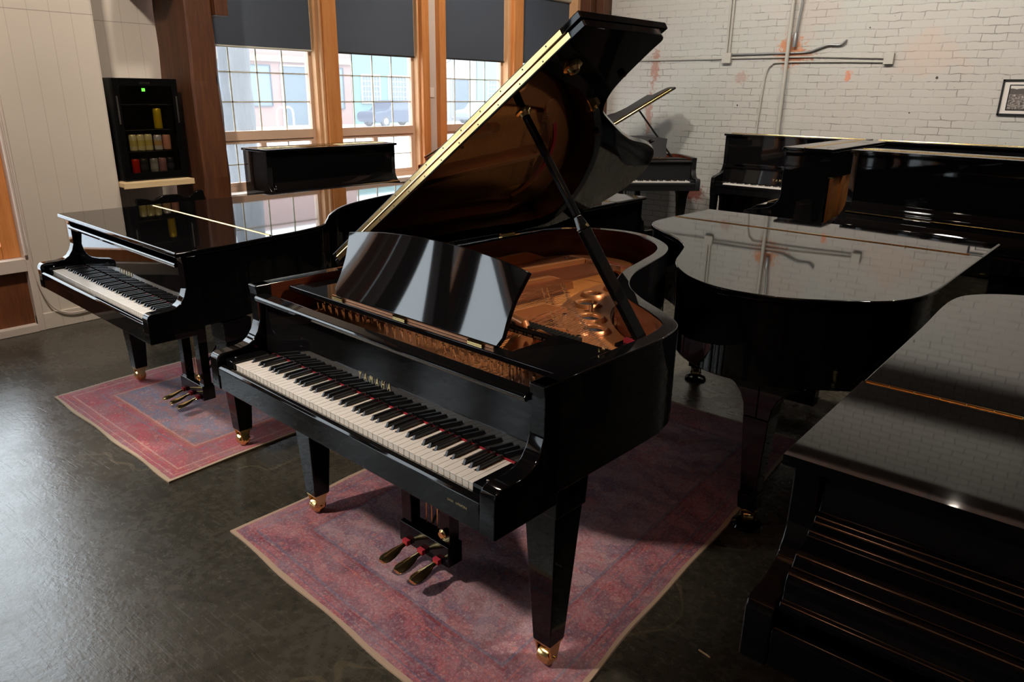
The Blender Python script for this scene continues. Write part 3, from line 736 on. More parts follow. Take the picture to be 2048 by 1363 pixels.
        # spine hinges
        for y in (.70, 1.55 if L > 1.9 else 1.1):
            q = MB(); q.cyl((-W-.010, y-.05, z0+.004), (-W-.010, y+.05, z0+.004), .009, 10); q.box(-W-.004, -W+.004, y-.05, y+.05, z0-.03, z0+.004); q.build('spine_hinge', M['brass'], root)
        if prop:
            top = Vector(R((hx+(1.09 if main else 1.0), .655, -.010))); base = Vector((W-.105, .725, .945))
            d = (top-base); mid = base+d*.52
            side = Vector((0, 1, 0)); side = (side-d.normalized()*side.dot(d.normalized())).normalized(); nn = d.normalized().cross(side)
            def bar(mb, a, b, w, t, w1=None):
                w1 = w if w1 is None else w1
                vs = [a+side*w+nn*t, a-side*w+nn*t, a-side*w-nn*t, a+side*w-nn*t, b+side*w1+nn*t, b-side*w1+nn*t, b-side*w1-nn*t, b+side*w1-nn*t]
                mb.add(vs, [(0, 1, 2, 3), (7, 6, 5, 4), (0, 4, 5, 1), (1, 5, 6, 2), (2, 6, 7, 3), (3, 7, 4, 0)])
            if main:
                mb = MB(); bar(mb, base, mid-d*.03, .027, .009); bar(mb, mid-d*.03, mid+d*.03, .027, .009, .012); bar(mb, mid+d*.03, top, .012, .009)
                pr = mb.build('lid_prop', mat, root, bevel=.004)
                mb = MB(); bar(mb, base+d*.04+nn*.008, base+d*.46+nn*.008, .014, .0075); mb.build('short_prop', mat, pr, bevel=.002)
                mb = MB(); a = base+d*.5; mb.cyl(a-nn*.02, a+nn*.022, .006, 10); mb.build('prop_pin', M['brass'], pr)
                mb = MB(); mb.box(W-.165, W-.045, .665, .790, .928, .940); mb.build('prop_block', mat, root, bevel=.002)
                mb = MB(); mb.box(W-.150, W-.062, .690, .705, .940, .954); mb.box(W-.150, W-.062, .752, .768, .940, .954); mb.build('prop_felt', M['red_felt'], root)
                mb = MB(); mb.cyl((W-.085, .685, .948), (W-.085, .780, .948), .006, 10); mb.build('prop_pivot', M['brass'], root)
                mb = MB(); mb.lathe([(.004, 0), (.010, .004), (.010, .012), (.003, .016)], (W-.055, .44, .992), 12); mb.build('shelf_knob', M['brass'], root)
            else:
                mb = MB(); mb.cyl(base, top, .011, 10); mb.build('lid_prop', mat, root)
    # music shelf and desk
    if desk:
        mb = MB()
        mb.box(-.655, .655, .262, .312, .955, .975)                       # front bar
        mb.box(-.655, -.43, .312, .545, .952, .966); mb.box(.43, .655, .312, .545, .952, .966)
        mb.box(-.43, .43, .505, .540, .945, .960)
        sh = mb.build('music_shelf', mat, root, bevel=.004)
        h = .232; al = math.radians(64.4)
        pts = []
        pts += [(-.385, 0)]; pts += [(-.408, .010), (-.414, .03), (-.410, .08), (-.412, .14), (-.424, .19), (-.436, h-.012)]
        pts += [(-.425, h+.001)]
        for i in range(1, 24):
            f = -1+2*i/24; pts.append((.425*f, h+.032*(1-f*f)**.9+.0))
        pts += [(.425, h+.001), (.436, h-.012), (.424, .19), (.412, .14), (.410, .08), (.414, .03), (.408, .010), (.385, 0)]
        mb = MB(); mb.prism([(p[0], p[1]) for p in pts], 0, .016, 'z')
        # local (x, up, thickness) -> leaning panel, slightly crowned
        def lean(v):
            bow = -.006*(v[1]/h)**2+.004*(v[0]/.42)**2*(v[1]/h)
            yy = v[1]*math.cos(al)+ (v[2]+bow)*math.sin(al); zz = v[1]*math.sin(al)-(v[2]+bow)*math.cos(al)
            return (v[0], .296+yy, .980+zz)
        # refine front face so it can bow
        grid = MB(); nx, ny = 40, 16
        def half(v_):  # half width at height v_ (0..1 of local top)
            ys = [(0, .400), (.03, .414), (.08, .410), (.14, .412), (.19, .424), (h, .434)]
            for (a, wa), (b, wb) in zip(ys, ys[1:]):
                if v_ <= b: return wa+(wb-wa)*(v_-a)/(b-a)
            return .434
        def topy(f): return h+.034*(1-min(1, abs(f))**2.2)
        for side_z in (0, .016):
            base_i = len(grid.v)
            for j in range(ny+1):
                for i in range(nx+1):
                    f = -1+2*i/nx; yy = topy(f)*j/ny; hw = half(yy*h/topy(f)); grid.v.append((f*hw, yy, side_z))
            for j in range(ny):
                for i in range(nx):
                    a = base_i+j*(nx+1)+i; q = (a, a+1, a+nx+2, a+nx+1); grid.f.append(q if side_z else q[::-1]); grid.mi.append(0)
        N = (nx+1)*(ny+1)
        border = [i for i in range(nx+1)]+[(j+1)*(nx+1)-1 for j in range(1, ny+1)]+[ny*(nx+1)+i for i in range(nx-1, -1, -1)]+[j*(nx+1) for j in range(ny-1, 0, -1)]
        for a, b in zip(border, border[1:]+border[:1]): grid.f.append((a, b, b+N, a+N)); grid.mi.append(0)
        grid.xf(lean); dk = grid.build('music_desk', M['desk'] if main else mat, root, angle=50, bevel=.003)
        mb = MB(); mb.box(-.40, .40, .284, .288, .976, .984); hgd = mb.build('desk_hinge', M['copper'], sh)
        mb = MB()
        for x in (-.36, -.02, .33): mb.box(x-.03, x+.03, .276, .286, .9755, .985)
        mb.build('desk_clips', M['brass'], sh)
    if interior: plate_and_strings(root, inner, W, L)
    elif lid == 'open':
        mb = MB(); mb.prism([(p[0], max(p[1], .20)) for p in offset(inner, -.002)], .80, .812, 'z'); mb.build('soundboard', M['board'], root)
        mb = MB(); mb.box(-W+.06, W-.06, .17, .35, .84, .86); mb.build('iron_plate', M['plate'], root)
    # legs
    tl = tail_leg if tail_leg is not None else L-.36
    for i, (x, y) in enumerate(((-.628, legy), (.628, legy), (tail_legx, tl))):
        mb = MB()
        if leg == 'square':
            mb.frustum(x, y, .087, .0345, .0345, .56, .060, .060); mb.frustum(x, y, .56, .066, .066, .66, .070, .070)
        else:
            mb.frustum(x, y, .087, .036, .036, .16, .040, .040); mb.frustum(x, y, .16, .033, .033, .50, .052, .052)
            prof = [(0, .50), (.052, .50), (.058, .55), (.075, .59), (.10, .62), (.16, .66), (0, .66)]
            for sgn in (-1, 1):
                mb.prism([(x+sgn*a, b) for a, b in prof], y-.05, y+.05, 'y')
        lg = mb.build('leg', mat, root, bevel=.004)
        if leg == 'square':
            caster(root, x, y, 0.0).build('caster', M['brass'], lg, bevel=.001)
        else:
            caster(root, x, y, .5, True).build('caster', M['brass'], lg, bevel=.001)
            mb = MB(); mb.lathe([(.062, 0), (.066, .006), (.060, .016), (.046, .022), (.040, .012)], (x, y, 0), 28); mb.build('caster_cup', mat, lg)
    # lyre
    if lyre:
        ly = legy+.07; mb = MB()
        for s in (-1, 1): mb.frustum(s*.105, ly, .10, .026, .022, .655, .030, .026)
        mb.box(-.135, .135, ly-.034, ly+.034, .072, .155)
        l_ = mb.build('lyre', mat, root, bevel=.003)
        mb = MB(); mb.cyl((-.02, ly+.03, .16), (-.05, ly+.40, .64), .006, 8); mb.cyl((.02, ly+.03, .16), (.05, ly+.40, .64), .006, 8); mb.build('lyre_brace', M['blackmetal'], l_)
        mb = MB()
        for x in (-.03, 0, .03): mb.cyl((x, ly+.01, .155), (x, ly+.01, .655), .0028, 6)
        mb.build('pedal_rods', M['brass'] if main else M['blackmetal'], l_)
        mb = MB(); mb.lathe([(.016, 0), (.018, .004), (.010, .008), (.012, .012)], (.105, ly-.030, .20), 14, axis='y'); mb.xf(lambda v: (v[0], 2*(ly-.030)-v[1], v[2])); mb.build('lyre_knob', M['brass'], l_)
        for x in (-.085, 0, .085):
            mb = MB(); vs = []; n = 10; prof = [(-.034, .010, .083), (-.070, .012, .078), (-.095, .022, .072), (-.120, .028, .067), (-.145, .028, .062), (-.160, .018, .058)]
            secs = [(0.0, .010, .086)]+prof
            pts = []
            for k, (yy, hw, zz) in enumerate(secs):
                for a in range(n):
                    an = 2*PI*a/n; pts.append((x+hw*math.cos(an), ly+yy, zz+.006*math.sin(an)*(1 if math.sin(an) < 0 else .9)))
            K = len(secs); fs = [(i*n+j, i*n+(j+1) % n, (i+1)*n+(j+1) % n, (i+1)*n+j) for i in range(K-1) for j in range(n)]+[tuple(range(n))[::-1], tuple((K-1)*n+j for j in range(n))]
            mb.add(pts, fs); p_ = mb.build('pedal', M['brass'], l_, angle=60)
            mb = MB(); mb.box(x-.014, x+.014, ly-.052, ly-.036, .076, .096); mb.build('pedal_felt', M['red_felt'], p_)
    return root

# ------------------------------------------------------------------ upright pianos
# local frame: x along the keyboard, back at y=0, player side at -y
def upright(name, label, loc, rz, H=1.31, W=.75, closed=True, back='black', brand=False, group=None, hinge_line=False, lowboard=True, posts=False, keysimple=True):
    root = empty(name, loc, rz, label, 'piano', group)
    b = M['black']; D = .36
    side = [(0, .02), (0, H-.022), (-D+.012, H-.022), (-D+.012, .93), (-D, .90), (-.385, .865), (-.43, .835), (-.50, .82), (-.60, .805), (-.632, .79), (-.640, .765), (-.640, .625), (-.61, .60), (-D-.02, .56), (-D, .50), (-D, .02)]
    for s in (-1, 1):
        mb = MB(); a0, a1 = sorted((s*W, s*(W-.045))); mb.prism(side, a0, a1, 'x'); mb.build('side_panel', b, root, bevel=.003)
    # top lid with overhang
    mb = MB(); mb.box(-W-.012, W+.012, -D+.155, .006, H-.0215, H); tl = mb.build('top_lid', b, root, bevel=.004)
    mb = MB(); mb.box(-W-.012, W+.012, -D-.012, -D+.150, H-.0215, H); mb.build('top_lid_front', b, root, bevel=.004)
    mb = MB(); hinge_strip(mb, -W+.01, W-.01, -D+.1525, H+.001, .0045, both=True); mb.build('lid_hinge', M['brass'], tl)
    # upper panel, lower panel
    mb = MB(); mb.box(-W+.046, W-.046, -D+.020, -D+.040, .90, H-.022); up = mb.build('upper_panel', b, root, bevel=.002)
    mb = MB(); mb.box(-W+.046, W-.046, -D+.012, -D+.032, .10, .60); mb.build('lower_panel', b, root, bevel=.002)
    mb = MB(); mb.box(-W+.046, W-.046, -D, -.02, .02, .10); mb.build('bottom_rail', b, root, bevel=.002)
    mb = MB(); mb.box(-W+.046, W-.046, -.625, -D, .62, .69); kb = mb.build('key_bed', b, root, bevel=.003)
    mb = MB(); mb.prism([(-.632, .69), (-.632, .712), (-.622, .722), (-.606, .722), (-.60, .69)], -W+.046, W-.046, 'x'); mb.build('key_slip', b, kb, bevel=.002)
    if closed:
        prof = [(-D+.015, .94), (-D-.008, .93), (-.385, .885), (-.40, .872), (-.46, .865), (-.47, .852), (-.55, .838), (-.560, .826), (-.60, .806), (-.612, .785), (-.612, .730), (-D+.015, .73)]
        mb = MB(); mb.prism(prof, -W+.048, W-.048, 'x'); fb = mb.build('fallboard', b, root, bevel=.003, angle=50)
        mb = MB(); hinge_strip(mb, -W+.06, W-.06, -.465, .868, .0045, both=False); mb.build('fallboard_hinge', M['brass'], fb)
    else:
        keyboard_simple(root, -.60, .735)
        for s in (-1, 1):
            mb = MB(); a0, a1 = sorted((s*(W-.046), s*.613)); mb.box(a0, a1, -.615, -.44, .69, .75); mb.build('key_block', b, root, bevel=.002)
        mb = MB(); mb.prism([(-.448, .742), (-.440, .742), (-.405, .90), (-.415, .90)], -W+.048, W-.048, 'x'); fb = mb.build('fallboard', b, root, bevel=.002)
        mb = MB(); mb.box(-W+.048, W-.048, -.44, -D+.03, .895, .915); mb.build('fallboard_rail', b, fb, bevel=.002)
        if brand: text_mesh('brand_lettering', 'YAMAHA', .034, M['gold'], fb, (0, -.443, .785), (math.radians(78), 0, 0), 2.0, .0006, fit=.21)
        mb = MB(); mb.prism([(-D+.016, .93), (-D-.005, .93), (-D-.004, .945), (-D+.016, .95)], -.60, .60, 'x'); mb.build('music_ledge', b, up)
    for s in (-1, 1):
        mb = MB(); x = s*(W-.035); mb.frustum(x, -.585, .045, .022, .026, .58, .032, .045); mb.frustum(x, -.585, .58, .034, .048, .625, .036, .050); lg = mb.build('leg', b, root, bevel=.003)
        mb = MB(); mb.box(x-.034, x+.034, -.625, -D+.02, .02, .048); mb.build('toe_block', b, lg, bevel=.003)
        mb = MB()
        for y in (-.58, -.06): mb.lathe([(.008, -.012), (.0195, -.010), (.0195, .010), (.008, .012)], (x, y, .0198), 14, axis='x')
        mb.build('caster', M['brass'], root)
    for x in (-.09, 0, .09):
        mb = MB(); mb.box(x-.009, x+.009, -D-.06, -D+.01, .070, .080); mb.box(x-.016, x+.016, -D-.12, -D-.05, .066, .078); mb.build('pedal', M['brass'], root, bevel=.004)
    # back: frame, posts, soundboard
    mb = MB(); mb.box(-W+.046, W-.046, -.035, -.020, .14, H-.04); mb.build('soundboard', M['board'] if posts else M['blackmetal'], root)
    mb = MB(); mb.box(-W+.046, W-.046, -.10, 0, H-.22, H-.0225); mb.build('back_rail', b, root, bevel=.003)
    mb = MB(); mb.box(-W+.046, W-.046, -.10, 0, .102, .20); mb.build('back_base', M['orange_wood'] if posts else b, root, bevel=.003)
    for i in range(5):
        x = -W+.10+i*(2*W-.20)/4
        mb = MB(); mb.box(x-.045, x+.045, -.10, -.002, .20, H-.22); mb.build('back_post', M['orange_wood'] if posts else b, root, bevel=.004)
    return root

# ------------------------------------------------------------------ room shell
def S(name, mb, mat, bevel=0.0, parent=None, **k):
    o = mb.build(name, mat, parent, bevel=bevel, **k)
    if parent is None: o['kind'] = 'structure'
    return o
XR, YF, CZ = 6.5, -7.5, 6.2
mb = MB(); mb.box(-5.0, XR, YF, BRICK_Y+.3, -.20, 0); S('floor', mb, M['concrete'])
mb = MB(); mb.box(-5.0, XR, BRICK_Y, BRICK_Y+.30, 0, CZ); S('wall_back', mb, M['brick'])
mb = MB(); mb.box(XR, XR+.2, YF, BRICK_Y, 0, CZ); S('wall_right', mb, M['darkwall'])
mb = MB(); mb.box(-5.0, XR, YF-.2, YF, 0, CZ); S('wall_front', mb, M['darkwall'])
mb = MB(); mb.box(-5.0, XR, YF, BRICK_Y, CZ, CZ+.15); S('ceiling', mb, M['ceil_wood'])
for i in range(6):
    y = -6.4+i*2.45
    mb = MB(); mb.box(-4.3, XR, y-.12, y+.12, 3.75, 4.05); S('trim_beam_%d' % (i+1), mb, M['ceil_wood'] if i == 2 else M['redwood'], .006)

# window wall, bays between the timber posts.  (y0, y1) clear openings at the glass
BAYS = [(2.05, 3.155), (3.365, 4.435), (4.80, 5.88), (6.10, 7.18)]
GX = WALL_X
# wall under and over the bays
mb = MB(); mb.box(GX-.14, GX+.06, 1.95, BRICK_Y, 0, .775); mb.box(GX-.14, GX+.06, 1.95, BRICK_Y, 2.86, CZ)
mb.box(GX-.14, GX+.10, 4.56, 4.70, .775, 2.86); mb.box(GX-.14, GX+.06, 1.95, 2.05, .775, 2.86)
S('wall_window_side', mb, M['whitewall'])
mb = MB(); mb.box(GX-.02, GX+.19, 2.05, 7.2, .775, .822); S('trim_window_sill', mb, M['sill'], .004)
def window_bay(idx, y0, y1, blind_z, zs=.822, ztop=2.86, cols=4):
    root = MB()
    f = .030
    # outer vinyl frame, mid rail, lower slider stiles
    root.box(GX-.03, GX+.03, y0, y0+f, zs, ztop); root.box(GX-.03, GX+.03, y1-f, y1, zs, ztop)
    root.box(GX-.03, GX+.03, y0+f, y1-f, zs, zs+.045); root.box(GX-.03, GX+.035, y0+f, y1-f, 1.255, 1.332); root.box(GX-.03, GX+.03, y0+f, y1-f, ztop-.04, ztop)
    ym = (y0+y1)/2
    root.box(GX-.01, GX+.025, ym-.035, ym+.02, zs+.045, 1.255)
    root.box(GX-.01, GX+.025, y0+f, y0+f+.022, zs+.045, 1.255); root.box(GX-.01, GX+.025, y1-f-.022, y1-f, zs+.045, 1.255)
    for ya_, yb_ in ((y0+f+.022, ym-.035), (ym+.02, y1-f-.022)): root.box(GX-.01, GX+.025, ya_, yb_, zs+.045, zs+.075); root.box(GX-.01, GX+.025, ya_, yb_, 1.225, 1.255)
    w = S('window_%d' % idx, root, M['sash'])
    m = MB(); step = (y1-y0-2*f)/cols
    for i in range(1, cols): y = y0+f+i*step; m.box(GX-.008, GX+.004, y-.0055, y+.0055, 1.332, ztop-.04)
    z = 1.332+.242
    while z < ztop-.05: m.box(GX-.008, GX+.004, y0+f, y1-f, z-.0055, z+.0055); z += .242
    for ya, yb in ((y0+f+.022, ym-.035), (ym+.02, y1-f-.022)):
        m.box(GX-.004, GX+.006, (ya+yb)/2-.005, (ya+yb)/2+.005, zs+.075, 1.225); m.box(GX-.004, GX+.006, ya, yb, 1.045, 1.055)
    m.build('muntins', M['muntin'], w)
    g = MB(); g.box(GX-.004, GX-.001, y0+f, y1-f, 1.332, ztop-.04); g.box(GX-.004, GX-.001, y0+f, y1-f, zs+.045, 1.255); g.build('window_glass', M['dusty_glass'], w, smooth=False)
    if blind_z:
        b = MB(); b.box(GX+.052, GX+.054, y0+.012, y1-.004, blind_z, ztop-.10); 
        names = ['first from the big timber post', 'second from the big timber post', 'third from the big timber post', 'last, beside the brick wall']
        r = empty('roller_blind', (GX+.06, (y0+y1)/2, ztop-.06), 0, 'charcoal roller blind half lowered over the window '+names[idx-1], 'blind', None)
        lo = MB(); lo.box(-.008, -.006, y0+.012-(y0+y1)/2, y1-.004-(y0+y1)/2, blind_z-(ztop-.06), 0); lo.build('blind_fabric', M['blind'], r)
        lo = MB(); lo.cyl((-.007, y0+.012-(y0+y1)/2, blind_z-(ztop-.06)), (-.007, y1-.004-(y0+y1)/2, blind_z-(ztop-.06)), .009, 10); lo.build('bottom_bar', M['blackmetal'] if idx > 1 else M['muntin'], r)
        lo = MB(); lo.cyl((0, y0+.012-(y0+y1)/2, .0), (0, y1-.004-(y0+y1)/2, .0), .028, 14); lo.build('roller', M['muntin'], r)
    return w
for i, (y0, y1) in enumerate(BAYS): window_bay(i+1, y0, y1, (2.016, 2.016, 2.022, 2.03)[i])

# timber posts and jambs
def jamb(n, y0, y1, x0, x1, mat='fir_light', z0=.822, z1=2.86):
    mb = MB(); mb.box(x0, x1, y0, y1, z0, z1); S('trim_jamb_%d' % n, mb, M[mat], .004)
jamb(1, 3.155, 3.185, GX-.02, GX+.10); jamb(2, 3.185, 3.212, GX-.02, GX+.145)
mb = MB(); mb.box(GX-.05, GX+.17, 3.212, 3.365, 0, CZ); S('trim_post_1', mb, M['fir'], .006)
jamb(3, 4.435, 4.46, GX-.02, GX+.10); jamb(4, 4.46, 4.56, GX-.02, GX+.15, 'fir', 0)
jamb(5, 4.70, 4.80, GX-.02, GX+.16, 'fir', 0)
jamb(6, 5.88, 5.93, GX-.02, GX+.12); mb = MB(); mb.box(GX-.05, GX+.17, 5.93, 6.10, 0, CZ); S('trim_post_2', mb, M['fir'], .006)
mb = MB(); mb.box(GX-.05, GX+.18, 7.18, 7.24, .822, CZ); S('trim_jamb_7', mb, M['fir_light'], .004)
mb = MB(); mb.box(GX-.05, GX+.34, 7.24, BRICK_Y-.001, 0, CZ); S('trim_post_3', mb, M['redwood'], .008)
mb = MB(); mb.box(GX+.34, GX+.46, 7.36, BRICK_Y-.001, 0, CZ); S('trim_post_4', mb, M['redwood'], .008)
# the big split timber post
def rough_post(n, x0, x1, y0, y1, seed):
    random.seed(seed); mb = MB(); nz = 26
    for k in range(nz):
        z = CZ*k/(nz-1); j = lambda: random.uniform(-.009, .009); c = .018
        ring_ = [(x0, y0), (x1-c, y0), (x1, y0+c), (x1, y1-c), (x1-c, y1), (x0, y1)]
        mb.v += [(a+j(), b+j(), z) for a, b in ring_]
    for k in range(nz-1):
        for i in range(6): mb.f.append((k*6+i, k*6+(i+1) % 6, (k+1)*6+(i+1) % 6, (k+1)*6+i)); mb.mi.append(0)
    mb.f += [(5, 4, 3, 2, 1, 0), tuple((nz-1)*6+i for i in range(6))]; mb.mi += [0, 0]
    return S('trim_post_%d' % n, mb, M['redwood'], .004)
rough_post(5, -4.53, -4.05, 1.845, 2.075, 3)
mb = MB(); mb.box(-4.5, -4.08, 1.62, 1.84, 2.40, 2.60); S('trim_bracket_1', mb, M['redwood'], .006)
mb = MB(); mb.box(-4.30, -4.02, 2.08, 2.19, 2.22, 2.60); S('trim_bracket_2', mb, M['redwood'], .006)

# white board wall pier, its recess, and the storefront to the left
mb = MB(); mb.box(-4.6, -4.15, .545, 1.215, 0, CZ); S('wall_left', mb, M['boards'])
mb = MB(); mb.box(-4.76, -4.60, 1.215, 1.95, 0, CZ); S('wall_recess', mb, M['boards'])
mb = MB(); mb.box(-4.165, -4.135, .50, 1.21, .0, .12); S('baseboard_left', mb, M['boards'], .004)
# storefront bays towards the viewer's left: white stiles, wood sashes, wood panels below
mb = MB(); mb.box(-4.6, -4.13, .500, .545, 0, CZ); S('trim_stile_1', mb, M['whitewall'], .004)
mb = MB(); mb.box(-4.6, -4.14, YF, .500, 3.75, CZ); S('wall_over_storefront', mb, M['darkwall'])
mb = MB(); mb.box(-4.6, -4.12, YF, .500, 0, .055); mb.box(-4.6, -4.12, YF, .500, .445, .535); S('trim_storefront_rails', mb, M['whitewall'], .004)
nb = 6; y1 = .500; wbay = 1.28
for i in range(nb):
    ya = y1-wbay+.09
    mb = MB(); mb.box(-4.42, -4.18, ya, y1, .055, .445); S('wall_panel_%d' % (i+1), mb, M['walnut'])
    mb = MB(); mb.box(-4.30, -4.20, ya, ya+.11, .535, 3.75); mb.box(-4.30, -4.20, y1-.11, y1, .535, 3.75); mb.box(-4.30, -4.20, ya+.11, y1-.11, .535, .625); mb.box(-4.30, -4.20, ya+.11, y1-.11, 3.66, 3.75)
    w = S('window_%d' % (i+5), mb, M['fir'], .005)
    g = MB(); g.box(-4.255, -4.25, ya+.11, y1-.11, .625, 3.66); g.build('window_glass', M['dusty_glass'], w, smooth=False)
    mb = MB(); mb.box(-4.6, -4.13, ya-.09, ya, .055, 3.75); S('trim_stile_%d' % (i+2), mb, M['whitewall'] if i % 2 else M['redwood'], .004)
    y1 = ya-.09
mb = MB(); mb.box(-4.6, -4.14, YF, y1, .055, 3.75); S('wall_left_end', mb, M['darkwall'])
# heavy timber braces crossing in front of the storefront windows
mb = MB()
for (ya, za, yb, zb) in ((-2.2, 3.5, -.9, 1.9), (-2.2, 3.5, -3.5, 1.9)):
    d = Vector((0, yb-ya, zb-za)).normalized(); n = Vector((0, -d.z, d.y))*.10
    A = Vector((-3.95, ya, za)); B = Vector((-3.95, yb, zb)); xo = Vector((.09, 0, 0))
    mb.add([A-n-xo, A+n-xo, A+n+xo, A-n+xo, B-n-xo, B+n-xo, B+n+xo, B-n+xo], [(0, 1, 2, 3), (7, 6, 5, 4), (0, 4, 5, 1), (1, 5, 6, 2), (2, 6, 7, 3), (3, 7, 4, 0)])
S('trim_brace_1', mb, M['redwood'], .006)
mb = MB(); mb.box(-4.06, -3.82, -2.32, -2.08, 0, CZ); S('trim_post_7', mb, M['redwood'], .006)

# cable sagging down the white pier
mb = MB(); mb.tube(crom([(-4.12, .515, 1.9), (-4.12, .52, 1.2), (-4.12, .53, .62), (-4.122, .548, .36), (-4.120, .60, .18), (-4.118, .70, .10), (-4.118, .86, .095), (-4.118, 1.05, .13), (-4.118, 1.19, .17)], 8), .006, 8)
tag(mb.build('cable', M['whitewall']), 'thin white cable drooping down the white board wall beside the wood-framed window', 'cable')
mb = MB(); mb.tube([(-4.115, .505, .56), (-4.115, .503, 1.2), (-4.115, .50, 2.0), (-4.115, .50, 2.7)], .010, 8)
tag(mb.build('conduit', M['whitewall']), 'white painted conduit running up the white stile of the left window', 'pipe')

# ------------------------------------------------------------------ brick wall fittings
BY = BRICK_Y
M['paint'] = plaster('wall_paint_metal', srgb(176, 170, 158), .5)
M['galv'] = plain('galvanised_steel', srgb(132, 132, 130), 0.4, 0.6)
def pipe(name, label, pts, r, mat=None, cat='pipe'):
    mb = MB(); mb.tube(pts, r, 10); return tag(mb.build(name, mat or M['paint']), label, cat)
pipe('conduit', 'painted pair conduit, inner one, running up to the ceiling from the square junction box', [(-2.262, BY-.02, 2.13), (-2.262, BY-.02, CZ)], .013)
pipe('conduit', 'painted pair conduit, outer one, running up to the ceiling from the square junction box', [(-2.225, BY-.02, 2.13), (-2.225, BY-.02, CZ)], .013)
pipe('conduit', 'thin painted conduit running left along the brick wall from the square junction box', [(-3.86, BY-.018, 2.09), (-2.29, BY-.018, 2.094)], .011)
pipe('conduit', 'thin painted conduit, middle of the three level ones between the two junction boxes', [(-2.19, BY-.018, 2.098), (-1.2, BY-.018, 2.098), (-.50, BY-.018, 2.075)], .010)
pipe('conduit', 'conduit bending down the wall from the right junction box to behind the upright', crom([(-.50, BY-.020, 2.035), (-1.0, BY-.02, 2.045), (-1.60, BY-.02, 2.045), (-1.70, BY-.02, 2.02), (-1.752, BY-.02, 1.94), (-1.775, BY-.02, 1.70), (-1.80, BY-.02, 1.10)], 6), .010)
pipe('cable', 'grey armoured cable snaking from the junction box to a hole in the bricks', crom([(-2.19, BY-.018, 2.135), (-1.7, BY-.016, 2.14), (-1.33, BY-.016, 2.145), (-1.20, BY-.03, 2.18), (-1.10, BY-.03, 2.215), (-.98, BY-.03, 2.21), (-.93, BY-.03, 2.24), (-.925, BY+.01, 2.26)], 6), .011, M['galv'], 'cable')
pipe('standpipe', 'thick painted pipe running the full height of the brick wall through a rusty patch', [(-1.525, BY-.051, .2), (-1.525, BY-.051, 2.20), (-1.535, BY-.051, CZ)], .021)
mb = MB(); mb.tube([(-1.455, BY-.04, 2.32), (-1.42, BY-.04, 2.8), (-1.38, BY-.04, CZ)], .012); mb.lathe([(.022, 0), (.024, .02), (.024, .13), (.016, .15)], (-1.462, BY-.04, 2.20), 12)
tag(mb.build('bare_pipe', M['galv']), 'bare grey steel pipe with a coupling coming down beside the painted standpipe', 'pipe')
mb = MB(); mb.box(-2.30, -2.19, BY-.05, BY, 2.04, 2.155); tag(mb.build('junction_box', M['paint'], bevel=.004), 'square painted junction box under the pair of conduits', 'electrical box')
mb = MB(); mb.box(-.515, -.42, BY-.05, BY, 2.01, 2.12); tag(mb.build('junction_box', M['paint'], bevel=.004), 'square painted junction box at the right end of the level conduits', 'electrical box')
# small switch plate on the pale strip between the windows
mb = MB(); mb.box(GX+.10, GX+.108, 4.60, 4.66, 1.62, 1.72); tag(mb.build('switch_plate', M['sill'], bevel=.002), 'small white switch plate on the pale strip between two windows', 'switch')

# framed black and white photograph
def photo_print():
    t = NT('old_street_photograph'); P = t.coords('Object'); x, y, z = t.sep(P)
    n = t.noise(t.mapping(P, (14, 1, 26)), 3.0, 6, .7); g = t.ramp(z, [(-.1, 0.0), (.30, 1.0)])
    sky = srgb(196, 188, 178); c = t.mix(t.math('GREATER_THAN', z, .055), t.ramp(n, [(0.35, srgb(46, 40, 38)), (0.5, srgb(110, 100, 94)), (0.66, srgb(196, 186, 176))]), sky)
    hill = t.math('MULTIPLY', t.math('GREATER_THAN', z, .03), t.math('LESS_THAN', t.math('ADD', z, t.math('MULTIPLY', t.noise(P, 9, 3), -.06)), .055))
    c = t.mix(hill, c, srgb(84, 76, 72)); t.set(Base_Color=c, Roughness=.35); return t.m
fr = empty('picture_frame', (.83, BY-.012, 1.70), 0, 'framed black and white street photograph on the white brick wall', 'picture')
mb = MB(); fw, fh = .245, .165
mb.box(-fw, fw, -.012, .010, fh-.018, fh); mb.box(-fw, fw, -.012, .010, -fh, -fh+.018); mb.box(-fw, -fw+.018, -.012, .010, -fh, fh); mb.box(fw-.018, fw, -.012, .010, -fh, fh)
mb.build('frame', M['blackmetal'], fr, bevel=.002)
mb = MB(); mb.box(-fw+.01, fw-.01, .002, .008, -fh+.01, fh-.01); mb.build('mat_board', plain('mat_board', srgb(206, 196, 186), .8), fr)
mb = MB(); mb.box(-fw+.062, fw-.062, -.001, .001, -fh+.048, fh-.048); mb.build('inner_border', M['blackmetal'], fr)
mb = MB(); mb.box(-fw+.072, fw-.072, -.003, -.001, -fh+.058, fh-.058); mb.build('photograph', photo_print(), fr)

